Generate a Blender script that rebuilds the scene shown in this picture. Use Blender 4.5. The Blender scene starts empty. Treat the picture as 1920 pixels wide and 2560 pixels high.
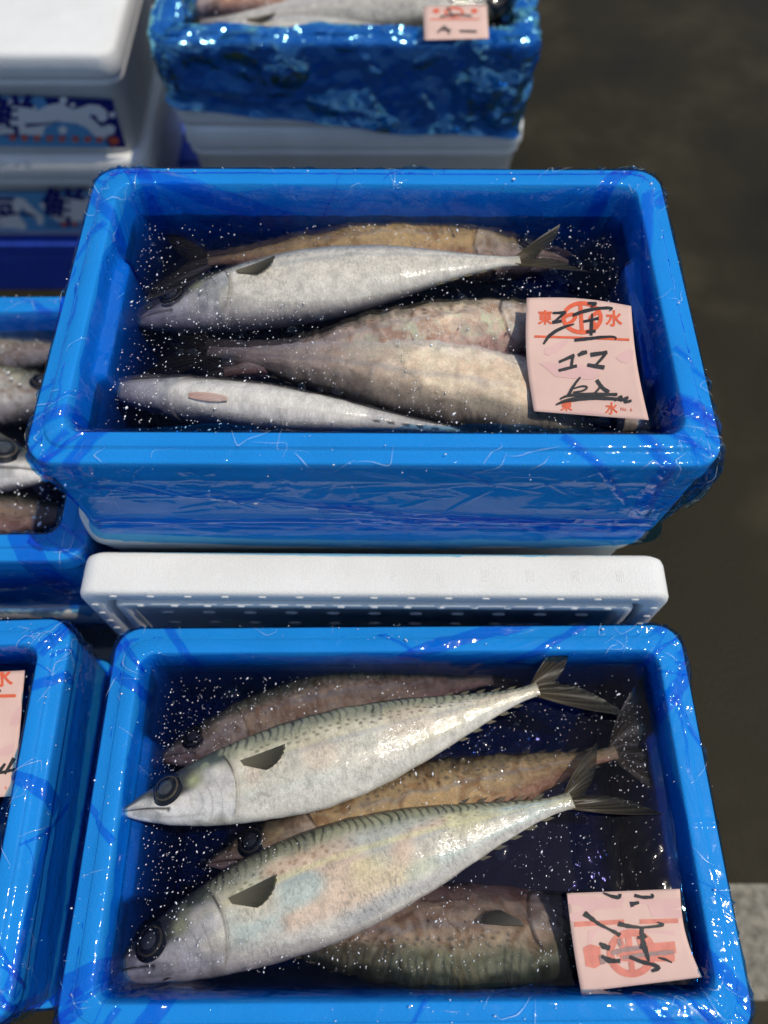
import bpy, math, random
import numpy as np
from mathutils import Vector, Matrix

R = math.radians
rng = np.random.default_rng(7)
random.seed(7)
SC = bpy.context.scene
COL = SC.collection

# ------------------------------------------------------------------ camera, sky, sun, exposure
CAM_H, FPX, PITCH = 1.20, 1900.0, R(62.8)
cam_d = bpy.data.cameras.new('camera')
cam = bpy.data.objects.new('camera', cam_d)
COL.objects.link(cam)
cam.location = (0, 0, CAM_H)
cam.rotation_euler = (R(90) - PITCH, 0, 0)
cam_d.sensor_fit = 'VERTICAL'
cam_d.sensor_height = 34.6
cam_d.lens = FPX / 2560 * 34.6
cam_d.clip_start, cam_d.clip_end = 0.02, 200
cam_d.dof.use_dof = True
cam_d.dof.focus_distance = 0.685
cam_d.dof.aperture_fstop = 2.3
SC.camera = cam

SUN_EL, SUN_AZ = 67.5, 92.0      # azimuth from +Y towards +X
w = bpy.data.worlds.new('World')
SC.world = w
w.use_nodes = True
nt = w.node_tree
bg = nt.nodes['Background']
sky = nt.nodes.new('ShaderNodeTexSky')
sky.sky_type = 'NISHITA'
sky.sun_disc = False
sky.sun_elevation = R(SUN_EL)
sky.sun_rotation = R(SUN_AZ)
nt.links.new(sky.outputs[0], bg.inputs[0])
bg.inputs[1].default_value = 0.13
sky.dust_density = 0.7
sky.ozone_density = 0.6
sl = bpy.data.lights.new('sun', 'SUN')
sl.energy = 3.3
sl.angle = R(0.5)
sl.color = (1.0, 0.925, 0.79)
sun = bpy.data.objects.new('sun', sl)
COL.objects.link(sun)
ce = math.cos(R(SUN_EL))
sd = Vector((math.sin(R(SUN_AZ)) * ce, math.cos(R(SUN_AZ)) * ce, math.sin(R(SUN_EL))))
sun.rotation_euler = (-sd).to_track_quat('-Z', 'Y').to_euler()
sun.location = sd * 5

SC.view_settings.view_transform = 'Standard'
SC.view_settings.look = 'None'
SC.view_settings.exposure = -0.18
SC.view_settings.gamma = 1.0
SC.view_settings.use_curve_mapping = False
SC.render.engine = 'CYCLES'
cy = SC.cycles
cy.transparent_max_bounces = 24
cy.max_bounces = 7
cy.use_adaptive_sampling = True
cy.adaptive_threshold = 0.025
cy.diffuse_bounces = 3
cy.glossy_bounces = 3
cy.transmission_bounces = 8
cy.use_denoising = True
cy.caustics_reflective = False
cy.caustics_refractive = True
cy.blur_glossy = 0.3
cy.sample_clamp_indirect = 6.0

# ------------------------------------------------------------------ pixel -> point (photo is 1920 x 2560)
FWD = np.array([0, math.cos(PITCH), -math.sin(PITCH)])
DWN = np.array([0, -math.sin(PITCH), -math.cos(PITCH)])
RGT = np.array([1.0, 0, 0])
EYE = np.array([0, 0, CAM_H])

def pdir(x, y):
    return FWD + RGT * (x - 960) / FPX + DWN * (y - 1280) / FPX

def on_z(x, y, z):
    d = pdir(x, y)
    return EYE + d * ((z - CAM_H) / d[2])

def on_y(x, y, Y):
    d = pdir(x, y)
    return EYE + d * (Y / d[1])

# ------------------------------------------------------------------ numpy noise
def _hash(ix, iy, iz, seed):
    h = (ix.astype(np.int64) * 374761393 + iy.astype(np.int64) * 668265263 + iz.astype(np.int64) * 2147483647 + seed * 974634777) & 0xFFFFFFFF
    h = ((h ^ (h >> 13)) * 1274126177) & 0xFFFFFFFF
    h = ((h ^ (h >> 16)) * 2246822519) & 0xFFFFFFFF
    return ((h ^ (h >> 15)) & 0xFFFFFF) / float(0xFFFFFF)

def vnoise(x, y, z, seed=0):
    x, y, z = np.broadcast_arrays(np.asarray(x, float), np.asarray(y, float), np.asarray(z, float))
    ix, iy, iz = np.floor(x), np.floor(y), np.floor(z)
    fx, fy, fz = x - ix, y - iy, z - iz
    u, v, q = fx * fx * (3 - 2 * fx), fy * fy * (3 - 2 * fy), fz * fz * (3 - 2 * fz)
    r = 0
    for a in (0, 1):
        for b in (0, 1):
            for c in (0, 1):
                wgt = (u if a else 1 - u) * (v if b else 1 - v) * (q if c else 1 - q)
                r = r + wgt * _hash(ix + a, iy + b, iz + c, seed)
    return r * 2 - 1

def fbm(x, y, z, seed=0, octv=3):
    r, a = 0, 1.0
    for o in range(octv):
        r = r + a * vnoise(x, y, z, seed + o * 17)
        x, y, z, a = x * 2.03, y * 2.03, z * 2.03, a * 0.5
    return r

def sstep(a, b, x):
    t = np.clip((x - a) / (b - a), 0, 1)
    return t * t * (3 - 2 * t)

# ------------------------------------------------------------------ object helpers
def tag(o, label=None, cat=None, group=None, kind=None):
    if label: o['label'] = label
    if cat: o['category'] = cat
    if group: o['group'] = group
    if kind: o['kind'] = kind
    return o

def empty(name, loc=(0, 0, 0), rz=0.0):
    o = bpy.data.objects.new(name, None)
    o.empty_display_size = 0.02
    COL.objects.link(o)
    o.location = loc
    o.rotation_euler = (0, 0, rz)
    return o

def mesh_obj(name, verts, faces, mat=None, parent=None, smooth=True):
    me = bpy.data.meshes.new(name)
    verts = np.asarray(verts, dtype=float).reshape(-1, 3)
    if isinstance(faces, np.ndarray):
        n, k = faces.shape
        me.vertices.add(len(verts))
        me.vertices.foreach_set('co', verts.ravel())
        me.loops.add(n * k)
        me.loops.foreach_set('vertex_index', faces.ravel().astype(np.int32))
        me.polygons.add(n)
        me.polygons.foreach_set('loop_start', (np.arange(n) * k).astype(np.int32))
        me.polygons.foreach_set('loop_total', np.full(n, k, dtype=np.int32))
        me.update(calc_edges=True)
    else:
        me.from_pydata(verts.tolist(), [], [list(f) for f in faces])
    if mat: me.materials.append(mat)
    me.polygons.foreach_set('use_smooth', np.full(len(me.polygons), smooth))
    o = bpy.data.objects.new(name, me)
    COL.objects.link(o)
    if parent is not None: o.parent = parent
    return o

def copy_obj(o, parent=None):
    c = o.copy()
    COL.objects.link(c)
    c.parent = parent
    for k in list(c.keys()):
        if k in ('label', 'category', 'group') and parent is not None:
            del c[k]
    for ch in [x for x in COL.objects if x.parent == o]:
        copy_obj(ch, c)
    return c

def grid_faces(n, m, wrap=False):
    i = np.arange(n if wrap else n - 1)[:, None]
    j = np.arange(m - 1)[None, :]
    i2 = (i + 1) % n
    a, b, c, d = i * m + j, i2 * m + j, i2 * m + j + 1, i * m + j + 1
    return np.stack([np.broadcast_to(k, (len(i), m - 1)) for k in (a, b, c, d)], -1).reshape(-1, 4)

# ------------------------------------------------------------------ materials
def new_mat(name):
    m = bpy.data.materials.new(name)
    m.use_nodes = True
    m.node_tree.nodes.clear()
    return m, m.node_tree.nodes, m.node_tree.links

def node(N, typ, **kw):
    n = N.new(typ)
    for k, v in kw.items():
        if k == 'inp':
            for kk, vv in v.items(): n.inputs[kk].default_value = vv
        else: setattr(n, k, v)
    return n

def out(N, L, sh):
    o = N.new('ShaderNodeOutputMaterial')
    L.new(sh, o.inputs['Surface'])
    return o

def ramp(N, stops):
    r = N.new('ShaderNodeValToRGB')
    while len(r.color_ramp.elements) < len(stops): r.color_ramp.elements.new(0.5)
    for e, (p, c) in zip(r.color_ramp.elements, stops):
        e.position = p
        e.color = (*c, 1) if len(c) == 3 else c
    return r

def mat_foam():
    m, N, L = new_mat('white_bead_foam')
    tc = node(N, 'ShaderNodeTexCoord')
    vo = node(N, 'ShaderNodeTexVoronoi', inp={'Scale': 320.0}); vo.feature = 'DISTANCE_TO_EDGE'
    no = node(N, 'ShaderNodeTexNoise', inp={'Scale': 14.0, 'Detail': 4.0})
    L.new(tc.outputs['Object'], vo.inputs['Vector']); L.new(tc.outputs['Object'], no.inputs['Vector'])
    mr = node(N, 'ShaderNodeMapRange', inp={'From Min': 0.0, 'From Max': 0.14})
    L.new(vo.outputs['Distance'], mr.inputs['Value'])
    bp = node(N, 'ShaderNodeBump', inp={'Strength': 0.32, 'Distance': 0.0008})
    L.new(mr.outputs[0], bp.inputs['Height'])
    rp = ramp(N, [(0.3, (.74, .735, .70)), (0.7, (.82, .815, .79))])
    L.new(no.outputs[0], rp.inputs[0])
    b = node(N, 'ShaderNodeBsdfPrincipled', inp={'Roughness': 0.55, 'Specular IOR Level': 0.35})
    L.new(rp.outputs[0], b.inputs['Base Color']); L.new(bp.outputs[0], b.inputs['Normal'])
    out(N, L, b.outputs[0])
    return m

def mat_film(name, T, rough=0.07, refl=1.0, bump=0.12, scale=220.0, tintgloss=(1, 1, 1), body=0.0, bodycol=(0, 0, 0), facet=.0030, fscale=1.0):
    m, N, L = new_mat(name)
    tc = node(N, 'ShaderNodeTexCoord')
    no = node(N, 'ShaderNodeTexNoise', inp={'Scale': scale, 'Detail': 3.0, 'Roughness': 0.6})
    L.new(tc.outputs['Object'], no.inputs['Vector'])
    vo = node(N, 'ShaderNodeTexVoronoi', inp={'Scale': 130.0}); vo.feature = 'F1'
    L.new(tc.outputs['Object'], vo.inputs['Vector'])
    dr = node(N, 'ShaderNodeMapRange', inp={'From Min': 0.0, 'From Max': 0.10, 'To Min': 1.0, 'To Max': 0.0}); dr.interpolation_type = 'SMOOTHSTEP'
    L.new(vo.outputs['Distance'], dr.inputs['Value'])
    bp = node(N, 'ShaderNodeBump', inp={'Strength': bump, 'Distance': 0.002})
    L.new(no.outputs[0], bp.inputs['Height'])
    # cellophane crinkle: flat facets between sharp creases, stronger in patches
    wn = node(N, 'ShaderNodeTexNoise', inp={'Scale': 16.0, 'Detail': 2.0})
    L.new(tc.outputs['Object'], wn.inputs['Vector'])
    wv = node(N, 'ShaderNodeVectorMath', operation='SCALE'); wv.inputs['Scale'].default_value = 0.035
    L.new(wn.outputs['Color'], wv.inputs[0])
    wa = node(N, 'ShaderNodeVectorMath', operation='ADD')
    L.new(tc.outputs['Object'], wa.inputs[0]); L.new(wv.outputs[0], wa.inputs[1])
    pm = node(N, 'ShaderNodeTexNoise', inp={'Scale': 9.0, 'Detail': 2.0})
    L.new(tc.outputs['Object'], pm.inputs['Vector'])
    pr_ = node(N, 'ShaderNodeMapRange', inp={'From Min': 0.42, 'From Max': 0.62, 'To Min': 0.12, 'To Max': 1.0})
    L.new(pm.outputs[0], pr_.inputs['Value'])
    hsum = None
    for sc_, wt_ in ((34.0 * fscale, 1.0), (85.0 * fscale, 0.42)):
        vf = node(N, 'ShaderNodeTexVoronoi', inp={'Scale': sc_}); vf.feature = 'F1'
        L.new(wa.outputs[0], vf.inputs['Vector'])
        ml = node(N, 'ShaderNodeMath', operation='MULTIPLY'); ml.inputs[1].default_value = wt_
        L.new(vf.outputs['Distance'], ml.inputs[0])
        if hsum is None: hsum = ml
        else:
            ad = node(N, 'ShaderNodeMath', operation='ADD'); L.new(hsum.outputs[0], ad.inputs[0]); L.new(ml.outputs[0], ad.inputs[1]); hsum = ad
    hm = node(N, 'ShaderNodeMath', operation='MULTIPLY'); L.new(hsum.outputs[0], hm.inputs[0]); L.new(pr_.outputs[0], hm.inputs[1])
    bpf = node(N, 'ShaderNodeBump', inp={'Strength': 1.0, 'Distance': facet})
    L.new(hm.outputs[0], bpf.inputs['Height']); L.new(bp.outputs[0], bpf.inputs['Normal'])
    bp2 = node(N, 'ShaderNodeBump', inp={'Strength': 0.35, 'Distance': 0.0008})
    L.new(dr.outputs[0], bp2.inputs['Height']); L.new(bpf.outputs[0], bp2.inputs['Normal'])
    lw = node(N, 'ShaderNodeLayerWeight', inp={'Blend': 0.5})
    L.new(bp2.outputs[0], lw.inputs['Normal'])
    pw = node(N, 'ShaderNodeMath', operation='POWER'); pw.inputs[1].default_value = 5.0
    L.new(lw.outputs['Facing'], pw.inputs[0])
    mu = node(N, 'ShaderNodeMath', operation='MULTIPLY_ADD'); mu.inputs[1].default_value = 0.9 * refl; mu.inputs[2].default_value = 0.05 * refl
    mu.use_clamp = True
    L.new(pw.outputs[0], mu.inputs[0])
    tr = node(N, 'ShaderNodeBsdfTransparent', inp={'Color': (*T, 1)})
    gl = node(N, 'ShaderNodeBsdfGlossy', inp={'Roughness': rough, 'Color': (*tintgloss, 1)})
    L.new(bp2.outputs[0], gl.inputs['Normal'])
    base = tr.outputs[0]
    if body > 0:
        df = node(N, 'ShaderNodeBsdfDiffuse', inp={'Color': (*bodycol, 1)})
        mb = node(N, 'ShaderNodeMixShader', inp={0: body})
        L.new(tr.outputs[0], mb.inputs[1]); L.new(df.outputs[0], mb.inputs[2])
        base = mb.outputs[0]
    mx = node(N, 'ShaderNodeMixShader')
    L.new(mu.outputs[0], mx.inputs[0]); L.new(base, mx.inputs[1]); L.new(gl.outputs[0], mx.inputs[2])
    out(N, L, mx.outputs[0])
    return m

def mat_water():
    m, N, L = new_mat('slush_water')
    tc = node(N, 'ShaderNodeTexCoord')
    no = node(N, 'ShaderNodeTexNoise', inp={'Scale': 260.0, 'Detail': 2.0})
    L.new(tc.outputs['Object'], no.inputs['Vector'])
    bp = node(N, 'ShaderNodeBump', inp={'Strength': 0.05, 'Distance': 0.0015})
    L.new(no.outputs[0], bp.inputs['Height'])
    tr = node(N, 'ShaderNodeBsdfTransparent', inp={'Color': (1, 1, 1, 1)})
    rf = node(N, 'ShaderNodeBsdfRefraction', inp={'IOR': 1.30, 'Roughness': 0.0})
    gl = node(N, 'ShaderNodeBsdfGlossy', inp={'Roughness': 0.045})
    L.new(bp.outputs[0], gl.inputs['Normal'])
    m1 = node(N, 'ShaderNodeMixShader', inp={0: 0.20})
    L.new(tr.outputs[0], m1.inputs[1]); L.new(rf.outputs[0], m1.inputs[2])
    lw = node(N, 'ShaderNodeLayerWeight', inp={'Blend': 0.5})
    pw = node(N, 'ShaderNodeMath', operation='POWER'); pw.inputs[1].default_value = 5.0
    L.new(lw.outputs['Facing'], pw.inputs[0])
    mu = node(N, 'ShaderNodeMath', operation='MULTIPLY_ADD'); mu.inputs[1].default_value = 0.6; mu.inputs[2].default_value = 0.014
    L.new(pw.outputs[0], mu.inputs[0])
    mx = node(N, 'ShaderNodeMixShader')
    L.new(mu.outputs[0], mx.inputs[0]); L.new(m1.outputs[0], mx.inputs[1]); L.new(gl.outputs[0], mx.inputs[2])
    o = out(N, L, mx.outputs[0])
    va = node(N, 'ShaderNodeVolumeAbsorption', inp={'Color': (.20, .20, .40, 1), 'Density': 28.0})
    L.new(va.outputs[0], o.inputs['Volume'])
    return m

def mat_plain(name, col, rough=0.5, spec=0.5, noise=0.0, nscale=60.0, bump=0.0, coat=0.0):
    m, N, L = new_mat(name)
    b = node(N, 'ShaderNodeBsdfPrincipled', inp={'Roughness': rough, 'Specular IOR Level': spec, 'Coat Weight': coat, 'Coat Roughness': 0.08})
    tc = node(N, 'ShaderNodeTexCoord')
    no = node(N, 'ShaderNodeTexNoise', inp={'Scale': nscale, 'Detail': 5.0})
    L.new(tc.outputs['Object'], no.inputs['Vector'])
    c = np.array(col)
    rp = ramp(N, [(0.3, tuple(np.clip(c * (1 - noise), 0, 1))), (0.7, tuple(np.clip(c * (1 + noise), 0, 1)))])
    L.new(no.outputs[0], rp.inputs[0]); L.new(rp.outputs[0], b.inputs['Base Color'])
    if bump:
        bp = node(N, 'ShaderNodeBump', inp={'Strength': bump, 'Distance': 0.001})
        L.new(no.outputs[0], bp.inputs['Height']); L.new(bp.outputs[0], b.inputs['Normal'])
    out(N, L, b.outputs[0])
    return m

def mat_fish(name, wet=True):
    m, N, L = new_mat(name)
    at = node(N, 'ShaderNodeAttribute', attribute_name='Col')
    uv = node(N, 'ShaderNodeAttribute', attribute_name='SQ')
    def mapped(sc):
        mp = node(N, 'ShaderNodeMapping'); mp.inputs['Scale'].default_value = sc
        L.new(uv.outputs['Vector'], mp.inputs['Vector'])
        return mp.outputs[0]
    vo = node(N, 'ShaderNodeTexVoronoi', inp={'Scale': 620.0}); vo.feature = 'F1'
    L.new(mapped((1.0, 1.5, 1.0)), vo.inputs['Vector'])
    no = node(N, 'ShaderNodeTexNoise', inp={'Scale': 70.0, 'Detail': 6.0, 'Roughness': 0.7})
    L.new(uv.outputs['Vector'], no.inputs['Vector'])
    sp = node(N, 'ShaderNodeTexNoise', inp={'Scale': 1.0, 'Detail': 1.5, 'Roughness': 0.5, 'Distortion': 0.7})
    L.new(mapped((470.0, 230.0, 5.0)), sp.inputs['Vector'])
    st = node(N, 'ShaderNodeMapRange', inp={'From Min': 0.47, 'From Max': 0.66, 'To Min': 0.0, 'To Max': 1.0}); st.interpolation_type = 'SMOOTHSTEP'
    L.new(sp.outputs[0], st.inputs['Value'])
    ms = node(N, 'ShaderNodeMath', operation='MULTIPLY'); L.new(st.outputs[0], ms.inputs[0]); L.new(at.outputs['Alpha'], ms.inputs[1])
    mxc = node(N, 'ShaderNodeMix', data_type='RGBA'); mxc.inputs['B'].default_value = (.17, .175, .16, 1)
    L.new(ms.outputs[0], mxc.inputs['Factor']); L.new(at.outputs['Color'], mxc.inputs['A'])
    mr = node(N, 'ShaderNodeMapRange', inp={'From Min': 0.3, 'From Max': 0.7, 'To Min': 0.70, 'To Max': 1.20})
    L.new(no.outputs[0], mr.inputs['Value'])
    mr2 = node(N, 'ShaderNodeMapRange', inp={'From Min': 0.0, 'From Max': 0.7, 'To Min': 1.08, 'To Max': 0.86})
    L.new(vo.outputs['Distance'], mr2.inputs['Value'])
    mm = node(N, 'ShaderNodeMath', operation='MULTIPLY')
    L.new(mr.outputs[0], mm.inputs[0]); L.new(mr2.outputs[0], mm.inputs[1])
    vm = node(N, 'ShaderNodeVectorMath', operation='SCALE')
    L.new(mxc.outputs['Result'], vm.inputs[0]); L.new(mm.outputs[0], vm.inputs['Scale'])
    bp = node(N, 'ShaderNodeBump', inp={'Strength': 0.26, 'Distance': 0.0006})
    L.new(vo.outputs['Distance'], bp.inputs['Height'])
    bp2 = node(N, 'ShaderNodeBump', inp={'Strength': 0.25, 'Distance': 0.0012})
    L.new(no.outputs[0], bp2.inputs['Height']); L.new(bp.outputs[0], bp2.inputs['Normal'])
    if wet: b = node(N, 'ShaderNodeBsdfPrincipled', inp={'Roughness': 0.42, 'Specular IOR Level': 0.25, 'Coat Weight': 0.85, 'Coat Roughness': 0.06, 'Coat IOR': 1.42})
    else: b = node(N, 'ShaderNodeBsdfPrincipled', inp={'Roughness': 0.5, 'Specular IOR Level': 0.12})
    L.new(vm.outputs[0], b.inputs['Base Color']); L.new(bp2.outputs[0], b.inputs['Normal'])
    if wet: L.new(bp2.outputs[0], b.inputs['Coat Normal'])
    out(N, L, b.outputs[0])
    return m

def mat_fin():
    m, N, L = new_mat('fin_membrane')
    at = node(N, 'ShaderNodeAttribute', attribute_name='Col')
    b = node(N, 'ShaderNodeBsdfPrincipled', inp={'Roughness': 0.38, 'Specular IOR Level': 0.3})
    L.new(at.outputs['Color'], b.inputs['Base Color'])
    tr = node(N, 'ShaderNodeBsdfTransparent', inp={'Color': (.6, .6, .5, 1)})
    mx = node(N, 'ShaderNodeMixShader', inp={0: 0.74})
    L.new(tr.outputs[0], mx.inputs[1]); L.new(b.outputs[0], mx.inputs[2])
    out(N, L, mx.outputs[0])
    return m

def mat_glint():  # white base colour stands for sun glints on water and film
    m, N, L = new_mat('white_glint')
    b = node(N, 'ShaderNodeBsdfPrincipled', inp={'Base Color': (.95, .96, .97, 1), 'Roughness': 0.12, 'Specular IOR Level': 0.8})
    out(N, L, b.outputs[0])
    return m

def mat_ground():
    m, N, L = new_mat('wet_dark_asphalt')
    tc = node(N, 'ShaderNodeTexCoord')
    n1 = node(N, 'ShaderNodeTexNoise', inp={'Scale': 2.6, 'Detail': 6.0, 'Roughness': 0.6})
    n2 = node(N, 'ShaderNodeTexNoise', inp={'Scale': 180.0, 'Detail': 3.0})
    for n in (n1, n2): L.new(tc.outputs['Object'], n.inputs['Vector'])
    rp = ramp(N, [(0.30, (.011, .0090, .0046)), (0.52, (.023, .0190, .0100)), (0.72, (.052, .044, .027))])
    L.new(n1.outputs[0], rp.inputs[0])
    rr = node(N, 'ShaderNodeMapRange', inp={'From Min': 0.35, 'From Max': 0.65, 'To Min': 0.45, 'To Max': 0.75})
    L.new(n1.outputs[0], rr.inputs['Value'])
    bp = node(N, 'ShaderNodeBump', inp={'Strength': 0.6, 'Distance': 0.003})
    L.new(n2.outputs[0], bp.inputs['Height'])
    b = node(N, 'ShaderNodeBsdfPrincipled', inp={'Specular IOR Level': 0.10})
    L.new(rp.outputs[0], b.inputs['Base Color']); L.new(rr.outputs[0], b.inputs['Roughness']); L.new(bp.outputs[0], b.inputs['Normal'])
    out(N, L, b.outputs[0])
    return m

FOAM = mat_foam()
FILM = mat_film('blue_bag_film', (.13, .56, .955), rough=0.06, bump=0.05, scale=90.0, refl=0.42, facet=.0022)
FOLD = mat_film('blue_bag_film_doubled', (.42, .76, .98), rough=0.06, bump=0.05, scale=90.0, refl=0.8, facet=.004)
FOIL = mat_film('blue_crumpled_bag_film', (.06, .42, .90), rough=0.15, refl=4.6, bump=0.1, scale=120.0, tintgloss=(.35, .82, 1.0), facet=.045, fscale=.5, body=.45, bodycol=(.008, .12, .55))
WATER = mat_water()
FISHM = mat_fish('mackerel_skin')
FISHW = mat_fish('mackerel_skin_under_water', False)
FIN = mat_fin()
GLINT = mat_glint()
PAPER = mat_plain('pink_paper', (.72, .49, .41), 0.75, 0.2, 0.05, 40.0, 0.05)
PAPERD = mat_plain('pink_paper_wet', (.66, .40, .36), 0.6, 0.3, 0.05, 40.0)
INK = mat_plain('black_marker_ink', (.025, .027, .030), 0.55, 0.3, 0.25, 300.0)
INKG = mat_plain('washed_grey_ink', (.34, .22, .20), 0.6, 0.3, 0.15, 200.0)
RED = mat_plain('orange_red_print', (.72, .13, .06), 0.6, 0.2, 0.12, 200.0)
REDW = mat_plain('washed_red_print', (.66, .22, .16), 0.55, 0.3, 0.15, 120.0)
NAVY = mat_plain('navy_print', (.008, .015, .17), 0.5, 0.3, 0.05)
LBLUE = mat_plain('light_blue_print', (.11, .34, .62), 0.5, 0.3, 0.05)
WPRINT = mat_plain('white_print', (.80, .80, .80), 0.5, 0.3, 0.02)
PALLET = mat_plain('blue_pallet_plastic', (.02, .06, .42), 0.4, 0.4, 0.15, 20.0)
EYEB = mat_plain('eye_pupil', (.008, .008, .009), 0.08, 0.4, 0.0, coat=0.3)
EYER = mat_plain('eye_ring', (.055, .046, .030), 0.3, 0.4, 0.4, 300.0, coat=0.2)
EYEL = mat_plain('eye_lens', (.045, .048, .052), 0.15, 0.4, 0.3, 200.0, coat=0.3)
CONC = mat_plain('pale_concrete', (.20, .18, .14), 0.85, 0.2, 0.4, 90.0, 0.6)

# ------------------------------------------------------------------ ground
g = 12.0
gr = mesh_obj('ground', [(-g, -g, 0), (g, -g, 0), (g, g, 0), (-g, g, 0)], [(0, 1, 2, 3)], mat_ground(), smooth=False)
tag(gr, kind='structure')

def box_mesh(x0, x1, y0, y1, z0, z1):
    v = [(x, y, z) for z in (z0, z1) for y in (y0, y1) for x in (x0, x1)]
    f = [(0, 2, 3, 1), (4, 5, 7, 6), (0, 1, 5, 4), (2, 6, 7, 3), (0, 4, 6, 2), (1, 3, 7, 5)]
    return v, f

def bevel(o, wd=0.002, seg=2):
    md = o.modifiers.new('bevel', 'BEVEL')
    md.width = wd; md.segments = seg; md.limit_method = 'ANGLE'
    return o

v, f = box_mesh(.40, 3.0, -.116, .024, 0.0, .006)
cs = bevel(mesh_obj('concrete_strip', v, f, CONC, smooth=False), .002)
tag(cs, kind='structure')

def ribbon(pts, widths, n=14, rough=0.0, seed=0, cap=0.15):
    pts = np.array(pts, float)
    d = np.r_[0, np.cumsum(np.hypot(*np.diff(pts, axis=0).T))]
    t = np.linspace(0, d[-1], max(n, 4 * len(pts)))
    # smooth through a small moving average so bends are brushed
    x, y = np.interp(t, d, pts[:, 0]), np.interp(t, d, pts[:, 1])
    if len(pts) > 2:
        for _ in range(2):
            x[1:-1] = (x[:-2] + 2 * x[1:-1] + x[2:]) / 4; y[1:-1] = (y[:-2] + 2 * y[1:-1] + y[2:]) / 4
    w_ = np.interp(t, np.linspace(0, d[-1], len(np.atleast_1d(widths))), np.atleast_1d(widths).astype(float))
    if len(np.atleast_1d(widths)) == 1: w_ = np.full(len(t), float(np.atleast_1d(widths)[0]))
    w_ = w_ * (1 + rough * np.array([vnoise(k * .7, 0, 0, seed) for k in range(len(t))]).ravel())
    tx, ty = np.gradient(x), np.gradient(y)
    l = np.hypot(tx, ty) + 1e-9
    nx, ny = -ty / l, tx / l
    # slanted ends like a chisel marker
    A = np.c_[x + nx * w_ / 2, y + ny * w_ / 2]; Bb = np.c_[x - nx * w_ / 2, y - ny * w_ / 2]
    V = np.stack([A, Bb], 1).reshape(-1, 2)
    F = [(2 * i, 2 * i + 1, 2 * i + 3, 2 * i + 2) for i in range(len(t) - 1)]
    return V, F

# ------------------------------------------------------------------ rounded rectangle sweeps (foam boxes, bags)
def rrect(hx, hy, r, nsx, nsy, nc):
    """closed loop from front-left, along the front (y=-hy) to the right, then back and round"""
    pts = []
    def seg(p, q, n):
        for k in range(n):
            t = k / n
            pts.append((p[0] + (q[0] - p[0]) * t, p[1] + (q[1] - p[1]) * t))
    def arc(cx, cy_, a0):
        for k in range(nc):
            a = a0 + (math.pi / 2) * k / nc
            pts.append((cx + r * math.cos(a), cy_ + r * math.sin(a)))
    seg((-hx + r, -hy), (hx - r, -hy), nsx); arc(hx - r, -hy + r, -math.pi / 2)
    seg((hx, -hy + r), (hx, hy - r), nsy); arc(hx - r, hy - r, 0)
    seg((hx - r, hy), (-hx + r, hy), nsx); arc(-hx + r, hy - r, math.pi / 2)
    seg((-hx, hy - r), (-hx, -hy + r), nsy); arc(-hx + r, -hy + r, math.pi)
    return np.array(pts)

def resample(prof, step):
    prof = np.array(prof, float)
    d = np.r_[0, np.cumsum(np.hypot(*(np.diff(prof, axis=0)[:, :2].T)))]
    n = max(2, int(round(d[-1] / step)) + 1)
    t = np.linspace(0, d[-1], n)
    return np.stack([np.interp(t, d, prof[:, k]) for k in range(prof.shape[1])], 1), t

def sweep(hx, hy, prof, nsx, nsy, nc):
    """prof rows: d (outward offset, negative inward), z, r (corner radius)"""
    P = [np.c_[rrect(hx + d, hy + d, r, nsx, nsy, nc), np.full(2 * nsx + 2 * nsy + 4 * nc, z)] for d, z, r in prof]
    return np.stack(P, 1)      # (n, m, 3)

BL, BD, BH = .566, .347, .142
HX, HY = BL / 2, BD / 2
RO, RI = .025, .016
def box_profile(H=BH, floor=.028):
    return [(-.007, -H, RO - .004), (-.005, -.100, RO - .003), (-.0026, -.034, RO - .002), (-.0022, -.0325, RO - .002), (0, -.031, RO), (0, -.0062, RO), (-.0008, -.0047, RO), (-.0022, -.0042, RO),
            (-.0120, -.0040, RO - .004), (-.0127, -.0036, RO - .004), (-.0133, -.0008, RO - .004), (-.0142, 0, RO - .004), (-.0255, 0, RI + .001), (-.0267, -.0003, RI), (-.0276, -.0014, RI),
            (-.0300, -.012, RI), (-.0360, -.060, RI), (-.0450, -H + floor + .008, RI), (-.051, -H + floor + .001, RI), (-.065, -H + floor, RI)]

def grip(P, z):
    """bulge of the inner end walls, the moulded hand grips"""
    x, y = P[..., 0], P[..., 1]
    ax = np.abs(x)
    inner = (ax < HX - .0270) & (ax > HX - .0560) & (np.abs(y) < HY - .055)
    k = sstep(.075, .066, np.abs(y)) * sstep(-.0215, -.030, z) * inner
    P[..., 0] = x - np.sign(x) * .0085 * k
    return P

def foam_box_mesh(name, parent, step=.006, H=BH, floor=.028, grips=True):
    prof = np.array(box_profile(H, floor))
    pr = []
    for a, b in zip(prof[:-1], prof[1:]):
        n = max(1, int(np.hypot(*(b - a)[:2]) / step))
        for k in range(n): pr.append(a + (b - a) * k / n)
    pr.append(prof[-1])
    P = sweep(HX, HY, pr, 40, 60, 8)
    if grips: P = grip(P, P[..., 2])
    n, m, _ = P.shape
    F = grid_faces(n, m, True)
    faces = [tuple(x) for x in F] + [tuple(i * m + m - 1 for i in range(n)), tuple(i * m for i in range(n))[::-1]]
    return mesh_obj(name, P.reshape(-1, 3), faces, FOAM, parent)

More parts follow.
